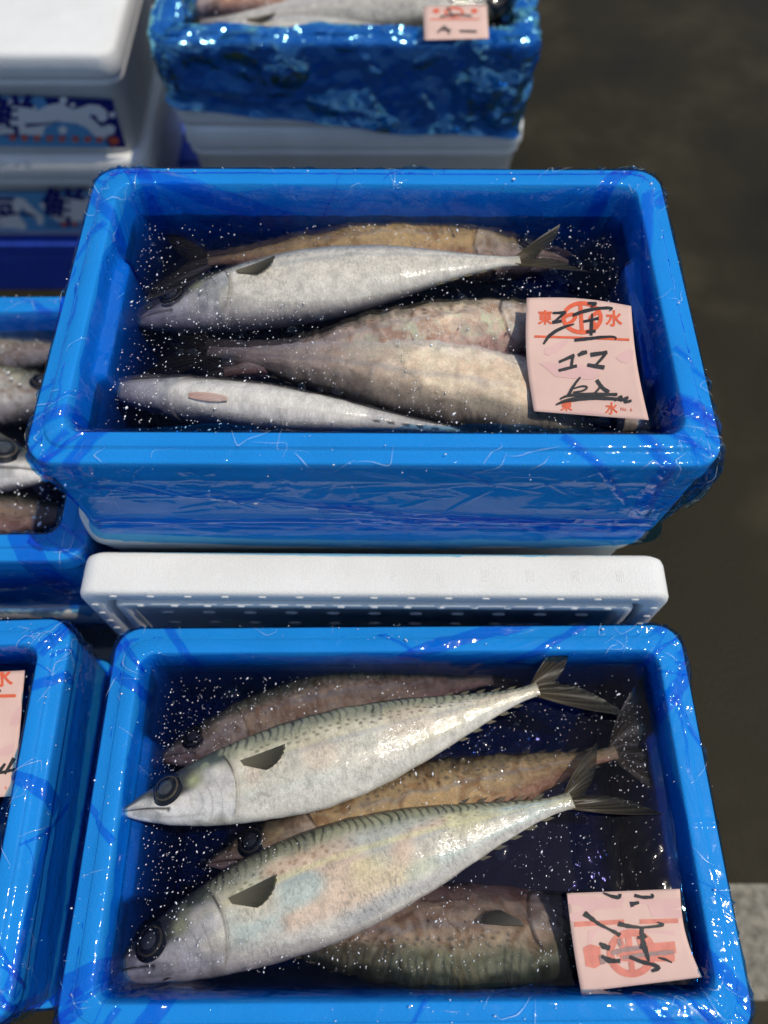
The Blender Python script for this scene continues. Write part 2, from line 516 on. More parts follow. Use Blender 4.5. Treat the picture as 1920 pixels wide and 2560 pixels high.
class Film:
    """the bag: a thin wrinkled sheet that follows the box from a skirt below it over the rim to the floor"""
    def __init__(s, seed, step=.0024, skirt=.0, H=BH, floor=.028, ncrease=420, bulge=.0012, sag=None, crumple=0.0, outb=None):
        off = .0013
        s.rng = np.random.default_rng(seed)
        base = np.array(box_profile(H, floor))
        base[2] = (-.0018, -.040, RO - .002); base[3] = (-.0012, -.0360, RO - .001)
        base, _ = resample(base, .0009)
        tg = np.gradient(base[:, :2], axis=0); tg /= np.linalg.norm(tg, axis=1, keepdims=True)
        for _k in range(2): tg[1:-1] = (tg[:-2] + 2 * tg[1:-1] + tg[2:]) / 4
        tg /= np.linalg.norm(tg, axis=1, keepdims=True)
        base[:, 0] += tg[:, 1] * off; base[:, 1] -= tg[:, 0] * off
        base = np.vstack([base, [(-.160, base[-1, 1], .010)]])
        base = np.vstack([[(base[0, 0] + .002, -H - skirt, RO - .006)], base]) if skirt else base
        pr, s.T = resample(base, step); pr = pr[s.T < s.T[-1] - .05]; s.T = s.T[:len(pr)]
        nsx, nsy, nc = int((BL - .06) / (step * 1.15)), int((BD - .06) / (step * 1.15)), int(.05 / step)
        P = sweep(HX, HY, pr, nsx, nsy, nc)
        P = grip(P, P[..., 2])
        s.nsx, s.nsy, s.nc = nsx, nsy, nc
        lip = int(np.argmin(np.abs(pr[:, 1] + .0125) + (np.arange(len(pr)) > len(pr) // 2) * 10))
        d = np.linalg.norm(np.roll(P[:, lip], -1, 0) - P[:, lip], axis=1)
        s.S = np.r_[0, np.cumsum(d)[:-1]]
        s.PER = d.sum()
        s.tl = s.T[lip]
        n, m, _ = P.shape
        du = np.roll(P, -1, 0) - np.roll(P, 1, 0)
        dv = np.gradient(P, axis=1)
        N = np.cross(du, dv)
        N /= np.linalg.norm(N, axis=2, keepdims=True) + 1e-12
        SS, TT = np.broadcast_to(s.S[:, None], (n, m)), np.broadcast_to(s.T[None, :], (n, m))
        x, y, z = P[..., 0], P[..., 1], P[..., 2]
        h = bulge * (fbm(x * 24, y * 24, z * 24, seed, 2) * .7 + .1).clip(0, 2)
        h += .0006 * (1 - np.abs(vnoise(x * 38, y * 38, z * 38, seed + 5)) * 5).clip(0, 1) * sstep(-.2, .5, vnoise(x * 12, y * 12, z * 12, seed + 6))
        C = s.corners()
        r = s.rng
        items = []
        for k in range(ncrease):
            items.append((r.uniform(0, s.PER), r.uniform(.0, s.T[-1] * .85), r.choice([0.0, .25, -.25, .6, -.6, 1.2]) + r.normal(0, .25), r.uniform(.012, .07), r.uniform(.0014, .0024), r.uniform(.0005, .0017)))
        for c in C:
            for k in range(18):
                items.append((c + r.normal(0, .022), s.tl + r.uniform(-.05, .08), math.pi / 2 + r.normal(0, .45), r.uniform(.015, .06), r.uniform(.0012, .0026), r.uniform(.0006, .0026)))
        for (S0, T0, a, ln, wd, ht) in items:
            dS = (SS - S0 + s.PER / 2) % s.PER - s.PER / 2
            dT = TT - T0
            wob = .0012 * np.sin(dS * 60 + S0 * 90) + .0010 * np.sin(dT * 95 + T0 * 40)
            u = dS * math.cos(a) + dT * math.sin(a)
            vv = -dS * math.sin(a) + dT * math.cos(a) + wob
            h += ht * np.clip(1 - np.abs(vv) / wd, 0, 1) * np.clip(1 - (u / ln) ** 2, 0, 1)
        if crumple:
            q = 0
            for cell_, amp_ in ((.060, 1.3), (.022, .45)):
                k_ = int(s.PER * s.T[-1] / cell_ ** 2)
                pts = np.c_[s.rng.uniform(0, s.PER, k_), s.rng.uniform(0, s.T[-1], k_)]
                dmin = np.full(SS.shape, 1e9)
                for a_, b_ in pts:
                    dd = (SS - a_ + s.PER / 2) % s.PER - s.PER / 2
                    dmin = np.minimum(dmin, np.hypot(dd, (TT - b_) * 1.2))
                q = q + amp_ * dmin / cell_
            h += crumple * q
        if outb is not None: h += outb(x, y, z)
        h = np.maximum(h, .0)
        P = P + N * h[..., None]
        if sag is not None: P = sag(P, TT)
        s.P, s.N, s.n, s.m = P, N, n, m
    def corners(s):
        n1, n2, n3, n4 = s.nsx, s.nsx + s.nc + s.nsy, 2 * s.nsx + 2 * s.nc + s.nsy, 2 * s.nsx + 3 * s.nc + 2 * s.nsy
        h = s.nc // 2
        return [s.S[n1 + h], s.S[n2 + h], s.S[n3 + h], s.S[n4 + h]]
    def mesh(s, name, mat, parent):
        F = grid_faces(s.n, s.m, True)
        return mesh_obj(name, s.P.reshape(-1, 3), F, mat, parent)
    def inner(s, mat, parent, seed):
        """second, looser layer of the bag inside the box: it bunches up against the inner walls"""
        j0 = int(np.searchsorted(s.T, s.tl + .040))
        P, N = s.P[:, j0:], s.N[:, j0:]
        x, y, z = P[..., 0], P[..., 1], P[..., 2]
        t = np.linspace(0, 1, P.shape[1])[None, :]
        edge = .010 * vnoise(s.S * 16, 0, 0, seed)[:, None] * (1 - t)
        h = .0012 + .0030 * np.abs(vnoise(x * 32, y * 32, z * 14, seed)) + .0014 * np.abs(vnoise(x * 75, y * 75, z * 30, seed + 1))
        Q = P + N * h[..., None]
        Q[..., 2] += edge * (t < .6)
        o = mesh_obj('inner_film', Q.reshape(-1, 3), grid_faces(Q.shape[0], Q.shape[1], True), mat, parent)
        o.location = (0, 0, BH)
        return o
    # param helpers: distance along a side -> S
    def S_of(s, side, u):
        """side f/r/b/l; u metres from the side's middle, along +x for f,b and +y for r,l"""
        c = s.corners()
        if side == 'f': return s.S[s.nsx // 2] + u
        if side == 'r': return s.S[s.nsx + s.nc + s.nsy // 2] + u
        if side == 'b': return s.S[s.nsx + 2 * s.nc + s.nsy + s.nsx // 2] - u
        return s.S[2 * s.nsx + 3 * s.nc + s.nsy + s.nsy // 2] - u
    def at(s, S, T, lift):
        i = np.interp(S % s.PER, np.r_[s.S, s.PER], np.arange(s.n + 1))
        j = np.interp(T, s.T, np.arange(s.m))
        i0 = np.floor(i).astype(int); fi = (i - i0)[..., None]
        j0 = np.minimum(np.floor(j).astype(int), s.m - 2); fj = (j - j0)[..., None]
        def g(A): return (A[i0 % s.n, j0] * (1 - fi) * (1 - fj) + A[(i0 + 1) % s.n, j0] * fi * (1 - fj) + A[i0 % s.n, j0 + 1] * (1 - fi) * fj + A[(i0 + 1) % s.n, j0 + 1] * fi * fj)
        return g(s.P) + g(s.N) * np.asarray(lift)[..., None]
    def fold(s, a, b, wa, wb, mat, parent, seed=0, lift=.0012, name='film_fold', layers=1):
        """double-layer fold: a ribbon from (S,T) a to b with widths wa, wb"""
        a, b = np.array(a), np.array(b)
        d = b - a; ln = np.hypot(*d); d = d / ln; nrm = np.array([-d[1], d[0]])
        nu, nv = max(6, int(ln / .003)), max(3, int(max(wa, wb) / .0025))
        t = np.linspace(0, 1, nu)[:, None]; q = np.linspace(-.5, .5, nv)[None, :]
        wd = wa + (wb - wa) * t
        wob = .0016 * np.sin(t * 5 + seed) + .0006 * vnoise(t * 9, 0 * t, seed, seed)
        S = a[0] + d[0] * ln * t + nrm[0] * (q * wd + wob)
        T = a[1] + d[1] * ln * t + nrm[1] * (q * wd + wob)
        T = np.clip(T, s.T[0], s.T[-1])
        lf = lift + .0012 * np.abs(vnoise(t * 14, q * 6, seed, seed + 2)) + .0008 * np.cos(q * 6)
        o = None
        for k in range(layers):
            P = s.at(S, T, lf + .0006 * k)
            o = mesh_obj(name, P.reshape(-1, 3), grid_faces(nu, nv), mat, parent)
        return o

def wrapped_box(center, rimz, yaw, seed, label, group, step=.0026, skirt=.0, mat=None, ncrease=420, **kw):
    root = empty('fish_box', (center[0], center[1], rimz - BH), yaw)
    tag(root, label, 'fish box', group)
    fb = foam_box_mesh('foam_box', root)
    fb.location = (0, 0, BH)
    fl = Film(seed, step, skirt, ncrease=ncrease, **kw)
    o = fl.mesh('plastic_bag', mat or FILM, root)
    o.location = (0, 0, BH)
    return root, fl, fb, o

def add_fold(root, fl, a, b, wa, wb, seed=0, mat=None, **kw):
    o = fl.fold(a, b, wa, wb, mat or FOLD, root, seed, **kw)
    o.location = (0, 0, BH)
    return o

GRP = 'fish boxes wrapped in blue film'
Z2, Z1, Z3, Z4, Z5 = .680, .469, .509, .472, .536

# --- box 2 : middle
def sag2(P, TT):
    # hem of the skirt: higher at the ends, lower in the middle
    x, z = P[..., 0], P[..., 2]
    k = sstep(-BH + .012, -BH - .012, z)
    P[..., 2] = z + k * (.008 * (x / HX) ** 2 - .001 + .003 * vnoise(x * 18, P[..., 1] * 18, 0, 3))
    P[..., 1] = P[..., 1] - .010 * k * (P[..., 1] < -HY + .03) * (1 - .6 * (x / HX) ** 2)
    return P
def out2(x, y, z):
    right = sstep(HX - .02, HX - .004, x) * sstep(-.012, -.03, z) * sstep(-.16, -.05, z)
    return right * (.009 + .004 * vnoise(y * 14, z * 12, 0, 4))
b2, f2, fb2, bag2 = wrapped_box((-.0075, (.314 + .658) / 2), Z2, R(-.3), 21, 'middle blue-wrapped fish box on white foam boxes, holding mackerel and flat pink tag', GRP, step=.0019, skirt=.010, sag=sag2, outb=out2)
# --- box 1 : bottom
b1, f1, fb1, bag1 = wrapped_box((.016, .0745), Z1, R(.4), 33, 'nearest blue-wrapped fish box with two whole mackerel on top and a folded pink tag', GRP, step=.0019)
# --- box 3 : left, tucked beside box 2
b3, f3, fb3, bag3 = wrapped_box((-.585, .474), Z3, R(.6), 45, 'blue-wrapped fish box cut by left edge, beside the middle box, with a dark eyed head', GRP, step=.0034, skirt=.03)
# --- box 4 : bottom left
b4, f4, fb4, bag4 = wrapped_box((-.592, .0745), Z4, R(1.6), 57, 'blue-wrapped fish box in the lower left corner with a pink tag at its edge', GRP, step=.003, ncrease=200)
# --- box 5 : far
def sag5(P, TT):
    x, y, z = P[..., 0], P[..., 1], P[..., 2]
    k = sstep(-.06, -BH, z)
    P[..., 2] = z + k * (.016 - .024 * (x / HX) + .006 * vnoise(x * 12, y * 12, 0, 8))
    return P
b5, f5, fb5, bag5 = wrapped_box((-.055, 1.107 + BD / 2), Z5, R(-1.0), 69, 'far fish box in crumpled shiny dark blue film, out of focus at the top', GRP, step=.004, skirt=.012, mat=FOIL, crumple=.0045, sag=sag5)

# folds (double film) -------------------------------------------------
def auto_folds(root, fl, seed, per_corner=7, per_side=3, sides='frbl'):
    r = np.random.default_rng(seed)
    for c in fl.corners():
        for k in range(per_corner):
            s0 = c + r.normal(0, .020); t0 = fl.tl + r.uniform(-.02, .02)
            ln = r.uniform(.025, .065); a = math.pi / 2 + r.normal(0, .45)
            d = 1 if r.random() < .6 else -1
            p = (s0, t0 - d * ln * .3); q = (s0 + d * math.cos(a) * ln, t0 + d * math.sin(a) * ln)
            add_fold(root, fl, p, q, r.uniform(.0008, .003), r.uniform(.004, .014), k + seed, lift=.0009)
    for sd_ in sides:
        for k in range(per_side):
            u = r.uniform(-.2, .2) if sd_ in 'fb' else r.uniform(-.1, .1)
            t0 = fl.tl + r.uniform(-.01, .03); ln = r.uniform(.04, .11); a = r.choice([.5, -.5, .9, -.9, 2.6]) + r.normal(0, .15)
            s0 = fl.S_of(sd_, u)
            add_fold(root, fl, (s0, t0), (s0 + math.cos(a) * ln, t0 + math.sin(a) * ln), r.uniform(.0008, .002), r.uniform(.003, .010), k + seed, lift=.0009)
def hair_folds(root, fl, seed, n=16):
    r = np.random.default_rng(seed)
    for k in range(n):
        s0 = r.uniform(0, fl.PER) if r.random() < .55 else fl.corners()[r.integers(4)] + r.normal(0, .03)
        t0 = fl.tl + r.uniform(-.09, .05); ln = r.uniform(.02, .08); a = r.uniform(0, math.pi)
        add_fold(root, fl, (s0, t0), (s0 + math.cos(a) * ln, t0 + math.sin(a) * ln), r.uniform(.0004, .0012), r.uniform(.0008, .0028), k + seed, lift=.0008)
for k_, (rt_, fl_) in enumerate(((b1, f1), (b2, f2), (b3, f3), (b4, f4))):
    auto_folds(rt_, fl_, 501 + k_, 6, 1); hair_folds(rt_, fl_, 601 + k_)
def mat_glint_line():  # pale colour stands for sun glints along the film wrinkles
    m, N, L = new_mat('painted_film_glint')
    tr = node(N, 'ShaderNodeBsdfTransparent', inp={'Color': (.6, .8, .98, 1)})
    b = node(N, 'ShaderNodeBsdfPrincipled', inp={'Base Color': (.70, .84, .95, 1), 'Roughness': 0.2, 'Specular IOR Level': 0.8})
    mx = node(N, 'ShaderNodeMixShader', inp={0: 0.55})
    L.new(tr.outputs[0], mx.inputs[1]); L.new(b.outputs[0], mx.inputs[2])
    out(N, L, mx.outputs[0])
    return m
GLINT_LINE = mat_glint_line()
def glint_lines(root, fl, seed, n):
    """hairline pale ribbons painted as sun glints on the bag, hooked and branching"""
    r = np.random.default_rng(seed)
    V, F, b = [], [], 0
    cs_ = fl.corners()
    for k in range(n):
        s0 = r.uniform(0, fl.PER) if r.random() < .5 else cs_[r.integers(4)] + r.normal(0, .035)
        t0 = fl.tl + r.uniform(-.10, .075)
        a = r.uniform(0, math.pi * 2)
        pts = [(s0, t0)]
        for q in range(r.integers(2, 5)):
            ln = r.uniform(.003, .020)
            pts.append((pts[-1][0] + math.cos(a) * ln, pts[-1][1] + math.sin(a) * ln))
            a += r.normal(0, .5) if r.random() < .75 else r.choice([-1.7, 1.7])
        P2, f_ = ribbon(pts, [.0001, r.uniform(.00025, .00060), .0001], n=12)
        P3 = fl.at(P2[:, 0], np.clip(P2[:, 1], fl.T[0], fl.T[-1]), np.full(len(P2), .0010))
        V.append(P3); F += [tuple(i + b for i in t) for t in f_]; b += len(P3)
    o = mesh_obj('film_glint_lines', np.vstack(V), F, GLINT_LINE, root)
    o.location = (0, 0, BH)
    o['kind'] = 'stuff'
tl = f2.tl
F = lambda u: f2.S_of('f', u)
add_fold(b2, f2, (F(.165), tl + .035), (F(.225), tl - .06), .010, .006, 1)
add_fold(b2, f2, (F(.236), tl + .04), (F(.243), tl - .09), .012, .020, 2)
add_fold(b2, f2, (F(-.262), .024), (F(.262), .022), .020, .026, 3, lift=.0035, layers=2, mat=FILM)
add_fold(b2, f2, (F(-.262), .042), (F(.262), .040), .010, .018, 4, lift=.0025)
add_fold(b2, f2, (F(-.05), tl - .075), (F(.26), tl - .125), .010, .030, 6, lift=.002)
add_fold(b2, f2, (F(-.25), tl - .030), (F(.00), tl - .075), .006, .016, 7, lift=.002)
B = lambda u: f2.S_of('b', u)
add_fold(b2, f2, (B(-.26), tl + .02), (B(-.10), tl + .085), .020, .030, 8)
add_fold(b2, f2, (B(.255), tl + .0), (B(.24), tl + .09), .020, .016, 9)
add_fold(b2, f2, (B(-.24), tl + .005), (B(-.255), tl + .08), .016, .014, 10)
Lf = lambda u: f2.S_of('l', u)
add_fold(b2, f2, (Lf(-.145), tl - .02), (Lf(-.15), tl + .075), .018, .014, 11)
add_fold(b2, f2, (F(-.245), tl - .015), (F(-.235), tl + .07), .010, .022, 12)
add_fold(b2, f2, (Lf(.155), tl - .03), (Lf(.10), tl + .07), .014, .02, 13)
Rr = lambda u: f2.S_of('r', u)
add_fold(b2, f2, (Rr(.15), tl + .03), (Rr(-.10), tl + .075), .012, .020, 14)
add_fold(b2, f2, (Rr(-.13), tl + .0), (Rr(-.145), tl + .09), .020, .03, 15)
add_fold(b2, f2, (Rr(-.17), tl - .06), (Rr(.15), tl - .04), .050, .060, 16, lift=.004)

tl = f1.tl
F = lambda u: f1.S_of('f', u); B = lambda u: f1.S_of('b', u); Lf = lambda u: f1.S_of('l', u); Rr = lambda u: f1.S_of('r', u)
add_fold(b1, f1, (B(.00), tl + .05), (B(.15), tl - .005), .014, .020, 1)
add_fold(b1, f1, (B(.12), tl + .06), (B(.20), tl - .0), .008, .012, 2)
add_fold(b1, f1, (B(-.235), tl - .01), (B(-.225), tl + .075), .010, .012, 3)
add_fold(b1, f1, (Lf(.135), tl - .02), (Lf(.125), tl + .075), .012, .016, 4)
add_fold(b1, f1, (Lf(.03), tl - .015), (Lf(-.03), tl + .04), .004, .007, 5)
add_fold(b1, f1, (Lf(-.14), tl - .02), (Lf(-.15), tl + .075), .022, .026, 6)
add_fold(b1, f1, (F(-.22), tl - .01), (F(-.21), tl + .07), .016, .026, 7)
add_fold(b1, f1, (F(.20), tl + .06), (F(.245), tl - .02), .018, .018, 8)
add_fold(b1, f1, (Rr(-.12), tl + .07), (Rr(-.165), tl - .02), .020, .016, 9)
add_fold(b1, f1, (Rr(.10), tl + .06), (Rr(.15), tl - .03), .018, .024, 10)
add_fold(b1, f1, (Rr(-.17), tl - .05), (Rr(.16), tl - .05), .040, .050, 11, lift=.004)

tl = f4.tl
Rr = lambda u: f4.S_of('r', u); B = lambda u: f4.S_of('b', u)
add_fold(b4, f4, (Rr(.03), tl + .055), (Rr(.0), tl - .02), .010, .020, 1)
add_fold(b4, f4, (Rr(.125), tl + .06), (Rr(.115), tl - .01), .012, .010, 2)
add_fold(b4, f4, (Rr(-.02), tl - .01), (Rr(-.15), tl + .012), .014, .010, 3)
add_fold(b4, f4, (Rr(-.17), tl - .045), (Rr(.165), tl - .045), .060, .055, 4, lift=.003, layers=2)
add_fold(b4, f4, (B(.10), tl + .085), (B(.26), tl + .08), .045, .05, 5, lift=.003)
add_fold(b4, f4, (Rr(.16), tl + .085), (Rr(-.05), tl + .075), .045, .03, 6, lift=.004)

tl = f3.tl
F = lambda u: f3.S_of('f', u); B = lambda u: f3.S_of('b', u); Rr = lambda u: f3.S_of('r', u)
add_fold(b3, f3, (F(.24), tl - .09), (F(.235), tl + .085), .030, .030, 1, layers=2)
add_fold(b3, f3, (F(.0), tl - .09), (F(.25), tl - .035), .045, .030, 2, lift=.003, layers=2)
add_fold(b3, f3, (B(-.1), tl - .03), (B(.26), tl - .03), .04, .04, 3, lift=.003, layers=2)
add_fold(b3, f3, (F(.10), tl + .075), (F(.25), tl + .08), .02, .05, 4)

glint_lines(b1, f1, 701, 190); glint_lines(b2, f2, 702, 240); glint_lines(b3, f3, 703, 130); glint_lines(b4, f4, 704, 200)

for k_, (rt_, fl_) in enumerate(((b1, f1), (b2, f2), (b3, f3), (b4, f4))): fl_.inner(FOLD, rt_, 801 + k_)

# lower blue boxes that carry box 1 and box 4
def lower(root, dz, label):
    r = empty('fish_box', tuple(root.location), root.rotation_euler[2])
    r.location.z -= dz
    tag(r, label, 'fish box', GRP)
    for ch in [c for c in COL.objects if c.parent == root and c.name.split('.')[0] in ('foam_box', 'plastic_bag')]:
        c = ch.copy(); COL.objects.link(c); c.parent = r
    return r
lower(b1, BH + .003, 'lower blue-wrapped box hidden under the nearest fish box')
lower(b1, 2 * BH + .005, 'bottom blue-wrapped box of the stack under the nearest fish box')
lower(b4, BH + .003, 'lower blue-wrapped box under the lower left fish box')
lower(b4, 2 * BH + .006, 'bottom blue-wrapped box of the stack under the lower left box')

# ------------------------------------------------------------------ white foam boxes and lids
def solid_sweep(name, hx, hy, prof, parent, nc=8, mat=FOAM):
    P = sweep(hx, hy, prof, 24, 16, nc)
    n, m, _ = P.shape
    F = [tuple(x) for x in grid_faces(n, m, True)] + [tuple(i * m + m - 1 for i in range(n)), tuple(i * m for i in range(n))[::-1]]
    return mesh_obj(name, P.reshape(-1, 3), F, mat, parent)

def white_box(cx, cy_, z0, z1, L, D, label, yaw=0.0, lid_t=.042, group='white foam boxes'):
    """box body and lid, from z0 to z1"""
    root = empty('foam_box', (cx, cy_, z0), yaw)
    tag(root, label, 'foam box', group)
    H = z1 - z0
    hb = H - lid_t
    r = .030
    body = [(-.022, 0, r), (-.016, .004, r), (-.007, hb - .016, r), (-.003, hb - .013, r), (-.0025, hb - .002, r), (-.005, hb, r)]
    solid_sweep('box_body', L / 2, D / 2, body, root)
    lid = [(-.008, hb + .001, r), (-.001, hb + .002, r), (.001, hb + .006, r), (-.001, H - .010, r), (-.003, H - .004, r), (-.008, H - .001, r), (-.014, H, r)]
    solid_sweep('lid', L / 2, D / 2, lid, root)
    return root

# under box 2
white_box(-.018, .499, .3375, .5365, .576, .352, 'white foam box directly under the middle blue box')
white_box(-.016, .499, .150, .336, .570, .352, 'lower white foam box under the middle blue box')
# under box 3
white_box(-.588, .474, .168, .3655, .566, .350, 'white foam box under the left blue box')
white_box(-.586, .474, .002, .1665, .566, .350, 'bottom white foam box on the ground under the left blue box')
# under box 5
white_box(-.050, 1.290, .200, .3925, .560, .355, 'white foam box directly under the far shiny blue box')
white_box(-.045, 1.292, .002, .1985, .560, .355, 'bottom white foam box under the far shiny blue box')
# left white stack
YW = 1.144
wtop = white_box(-.412 - .30, YW + .185, .3095, .493, .60, .37, 'upper printed white foam box at the far left, lid in the sun')
wbot = white_box(-.412 - .30, YW + .185, .124, .308, .60, .37, 'lower printed white foam box at the far left on the blue pallet')

def pallet(cx, cy_, L, D, H, label):
    root = empty('pallet', (cx, cy_, 0)); tag(root, label, 'pallet', 'blue plastic pallets')
    for k in range(5):
        y0 = -D / 2 + k * D / 5
        v, f = box_mesh(-L / 2, L / 2, y0 + .004, y0 + D / 5 - .004, H - .030, H)
        bevel(mesh_obj('deck_board', v, f, PALLET, root, smooth=False))
    for yy in (-D / 2 + .03, 0, D / 2 - .03):
        v, f = box_mesh(-L / 2 + .004, L / 2 - .004, yy - .026, yy + .026, .001, H - .0315)
        bevel(mesh_obj('runner', v, f, PALLET, root, smooth=False))
pallet(-.69, YW + .19, .66, .40, .122, 'blue plastic pallet under the far left white boxes')
pallet(-.016, .486, .56, .34, .148, 'blue plastic pallet under the middle stack')

pallet(.016, .0745, .56, .34, .037, 'low blue plastic pallet under the nearest stack')
pallet(-.592, .0745, .56, .34, .037, 'low blue plastic pallet under the lower left stack')

# lid standing on edge between box 1 and box 2, underside to the camera
def standing_lid():
    L, Hh, t = .584, .340, .0445
    ztop = .508
    root = empty('foam_cover', (-.010, .2660, ztop - Hh), R(-.4))
    tag(root, 'white foam lid standing on edge between the two large blue boxes, dotted underside showing', 'lid')
    # local: x along length, y thickness (0 = face to camera), z up
    r = .020
    def ring(hx, hz, rr, y, n=10):
        p = rrect(hx, hz, rr, 30, 20, n)
        return np.c_[p[:, 0], np.full(len(p), y), p[:, 1] + Hh / 2]
    hx, hz = L / 2, Hh / 2
    levels = [ring(hx - .004, hz - .004, r, t), ring(hx - .001, hz - .001, r, t - .003), ring(hx, hz, r, t - .008), ring(hx, hz, r, .005), ring(hx - .001, hz - .001, r, .0018), ring(hx - .004, hz - .004, r, 0),
              ring(hx - .020, hz - .020, r - .006, 0), ring(hx - .0212, hz - .0212, r - .006, .002), ring(hx - .0215, hz - .0215, r - .006, .012), ring(hx - .029, hz - .029, r - .008, .012),
              ring(hx - .0292, hz - .0292, r - .008, .002), ring(hx - .0305, hz - .0305, r - .008, .0), ring(hx - .042, hz - .042, r - .010, .0), ring(hx - .0425, hz - .0425, r - .010, .002), ring(hx - .043, hz - .043, r - .010, .004)]
    P = np.stack(levels, 1)
    n, m, _ = P.shape
    F = [tuple(x[::-1]) for x in grid_faces(n, m, True)] + [tuple(i * m + m - 1 for i in range(n))[::-1], tuple(i * m for i in range(n))]
    mesh_obj('slab', P.reshape(-1, 3), F, FOAM, root)
    # moulding studs
    first = None
    def stud(x, y, z, rx=.0042, rz=.0022):
        nonlocal first
        if first is None:
            a = np.linspace(0, 2 * np.pi, 12, endpoint=False)
            V = [(math.cos(k), 0, math.sin(k)) for k in a] + [(.8 * math.cos(k), -1, .8 * math.sin(k)) for k in a] + [(0, -1.0, 0)]
            Fs = [(i, (i + 1) % 12, 12 + (i + 1) % 12, 12 + i) for i in range(12)] + [(12 + i, 12 + (i + 1) % 12, 24) for i in range(12)]
            first = mesh_obj('stud', V, Fs, FOAM, root)
            o = first
        else:
            o = first.copy(); COL.objects.link(o); o.parent = root
        o.location = (x, y, z); o.scale = (rx, .0012, rz)
    for k in range(15):
        stud(-hx + .036 + k * (L - .072) / 14, 0, Hh - .0100)
        stud(-hx + .056 + k * (L - .112) / 14, .0, Hh - .0360)
    for k in range(12):
        stud(-hx + .010, 0, Hh - .034 - k * .024, .0042, .0026); stud(hx - .010, 0, Hh - .034 - k * .024, .0042, .0026)
    for q in range(5):
        for k in range(11):
            stud(-hx + .075 + k * (L - .15) / 10, .004, Hh - .066 - q * .032, .0070, .0030)
    # ejector ribs on the lit top edge: little comb marks
    fr = None
    for k in range(12):
        x = -hx + .05 + k * (L - .10) / 11
        if fr is None:
            V, Fs = [], []
            for q in range(4):
                v, f = box_mesh((q - 1.5) * .0022 - .0006, (q - 1.5) * .0022 + .0006, -.006, .006, -.0004, .00025)
                Fs += [tuple(i + len(V) for i in ff) for ff in f]; V += v
            fr = mesh_obj('comb_mark', V, Fs, FOAM, root, smooth=False); o = fr
        else:
            o = fr.copy(); COL.objects.link(o); o.parent = root
        o.location = (x, t * .45, Hh)
    return root
standing_lid()

# ------------------------------------------------------------------ flat print helpers
def text_mesh(body, size, bold=0.0):
    cu = bpy.data.curves.new('glyph', 'FONT')
    cu.body = body; cu.size = size; cu.offset = bold; cu.resolution_u = 3
    cu.align_x = 'CENTER'; cu.align_y = 'CENTER'
    ob = bpy.data.objects.new('glyph', cu)
    COL.objects.link(ob)
    bpy.context.view_layer.update()
    me = bpy.data.meshes.new_from_object(ob.evaluated_get(bpy.context.evaluated_depsgraph_get()))
    V = np.array([v.co[:] for v in me.vertices]).reshape(-1, 3)
    Fs = [tuple(p.vertices) for p in me.polygons]
    COL.objects.unlink(ob); bpy.data.objects.remove(ob); bpy.data.curves.remove(cu); bpy.data.meshes.remove(me)
    if len(V):
        c = (V.min(0) + V.max(0)) / 2
        V = V - c
    return V, Fs

def disc(cx, cy_, rx, ry, n=28, jag=0.0, seed=0):
    a = np.linspace(0, 2 * np.pi, n, endpoint=False)
    k = 1 + jag * vnoise(np.cos(a) * 2, np.sin(a) * 2, seed, seed)
    V = np.c_[cx + rx * k * np.cos(a), cy_ + ry * k * np.sin(a)]
    return V, [tuple(range(n))]

def ringpoly(cx, cy_, rx, ry, wd, n=40):
    a = np.linspace(0, 2 * np.pi, n, endpoint=False)
    V = np.vstack([np.c_[cx + rx * np.cos(a), cy_ + ry * np.sin(a)], np.c_[cx + (rx - wd) * np.cos(a), cy_ + (ry - wd) * np.sin(a)]])
    F = [(i, (i + 1) % n, n + (i + 1) % n, n + i) for i in range(n)]
    return V, F

# ------------------------------------------------------------------ printed labels on the far left boxes
def print_on_wall(items, zoom, parent, Yface, tilt=0.0):
    """items: (V, F, material, name, layer); zoom maps traced coordinates to photo pixels"""
    x0, y0, s = zoom
    for V, F, mt, nm, ly in items:
        W = np.array([on_y(x0 + a / s, y0 + b / s, Yface - .0006 * (ly + 1)) for a, b in np.asarray(V)[:, :2]])
        W[:, 1] += (W[:, 2] - parent.location.z - .07) * -tilt
        o = mesh_obj(nm, W - np.array(parent.location), F, mt, parent, smooth=False)
POLY = lambda p: (np.array(p, float), [tuple(range(len(p)))])
def glyph_at(ch, cx, cy_, size, bold, sx=1.0):
    V, F = text_mesh(ch, size, bold)
    if len(V) == 0: return np.zeros((0, 2)), []
    return np.c_[cx + V[:, 0] * sx, cy_ - V[:, 1]], F
it = []
it.append((*POLY([(-900, 140), (430, 155), (1110, 180), (1250, 690), (-900, 655)]), LBLUE, 'print_field', 0))
it.append((*POLY([(430, 157), (1108, 181), (1246, 687), (1080, 682), (1000, 560), (900, 500), (780, 430), (620, 400), (480, 250)]), NAVY, 'print_field', 1))
it.append((*POLY([(-900, 240), (-500, 180), (-200, 230), (60, 170), (260, 200), (360, 250), (360, 300), (480, 240), (600, 215), (720, 285), (800, 265), (880, 232), (980, 240), (1055, 300), (1062, 385), (1010, 420), (962, 395), (955, 350), (905, 335), (880, 350), (960, 430), (1000, 470), (1080, 440), (1140, 470), (1120, 540), (1045, 560), (1050, 600), (930, 560), (860, 480), (760, 430), (560, 410), (440, 470), (420, 560), (200, 540), (-100, 560), (-400, 500), (-900, 520)]), WPRINT, 'wave_print', 2))
for (a, b, c) in ((630, 190, 38), (720, 240, 26), (1110, 340, 32), (620, 500, 42)):
    it.append((*disc(a, b, c, c), WPRINT, 'wave_drop', 2))
it.append((*glyph_at('鮮', 110, 350, 440, 15, 1.05), NAVY, 'brush_character', 3))
it.append((*ribbon([(250, 450), (420, 440), (590, 408)], [40, 22, 6]), NAVY, 'brush_tail', 3))
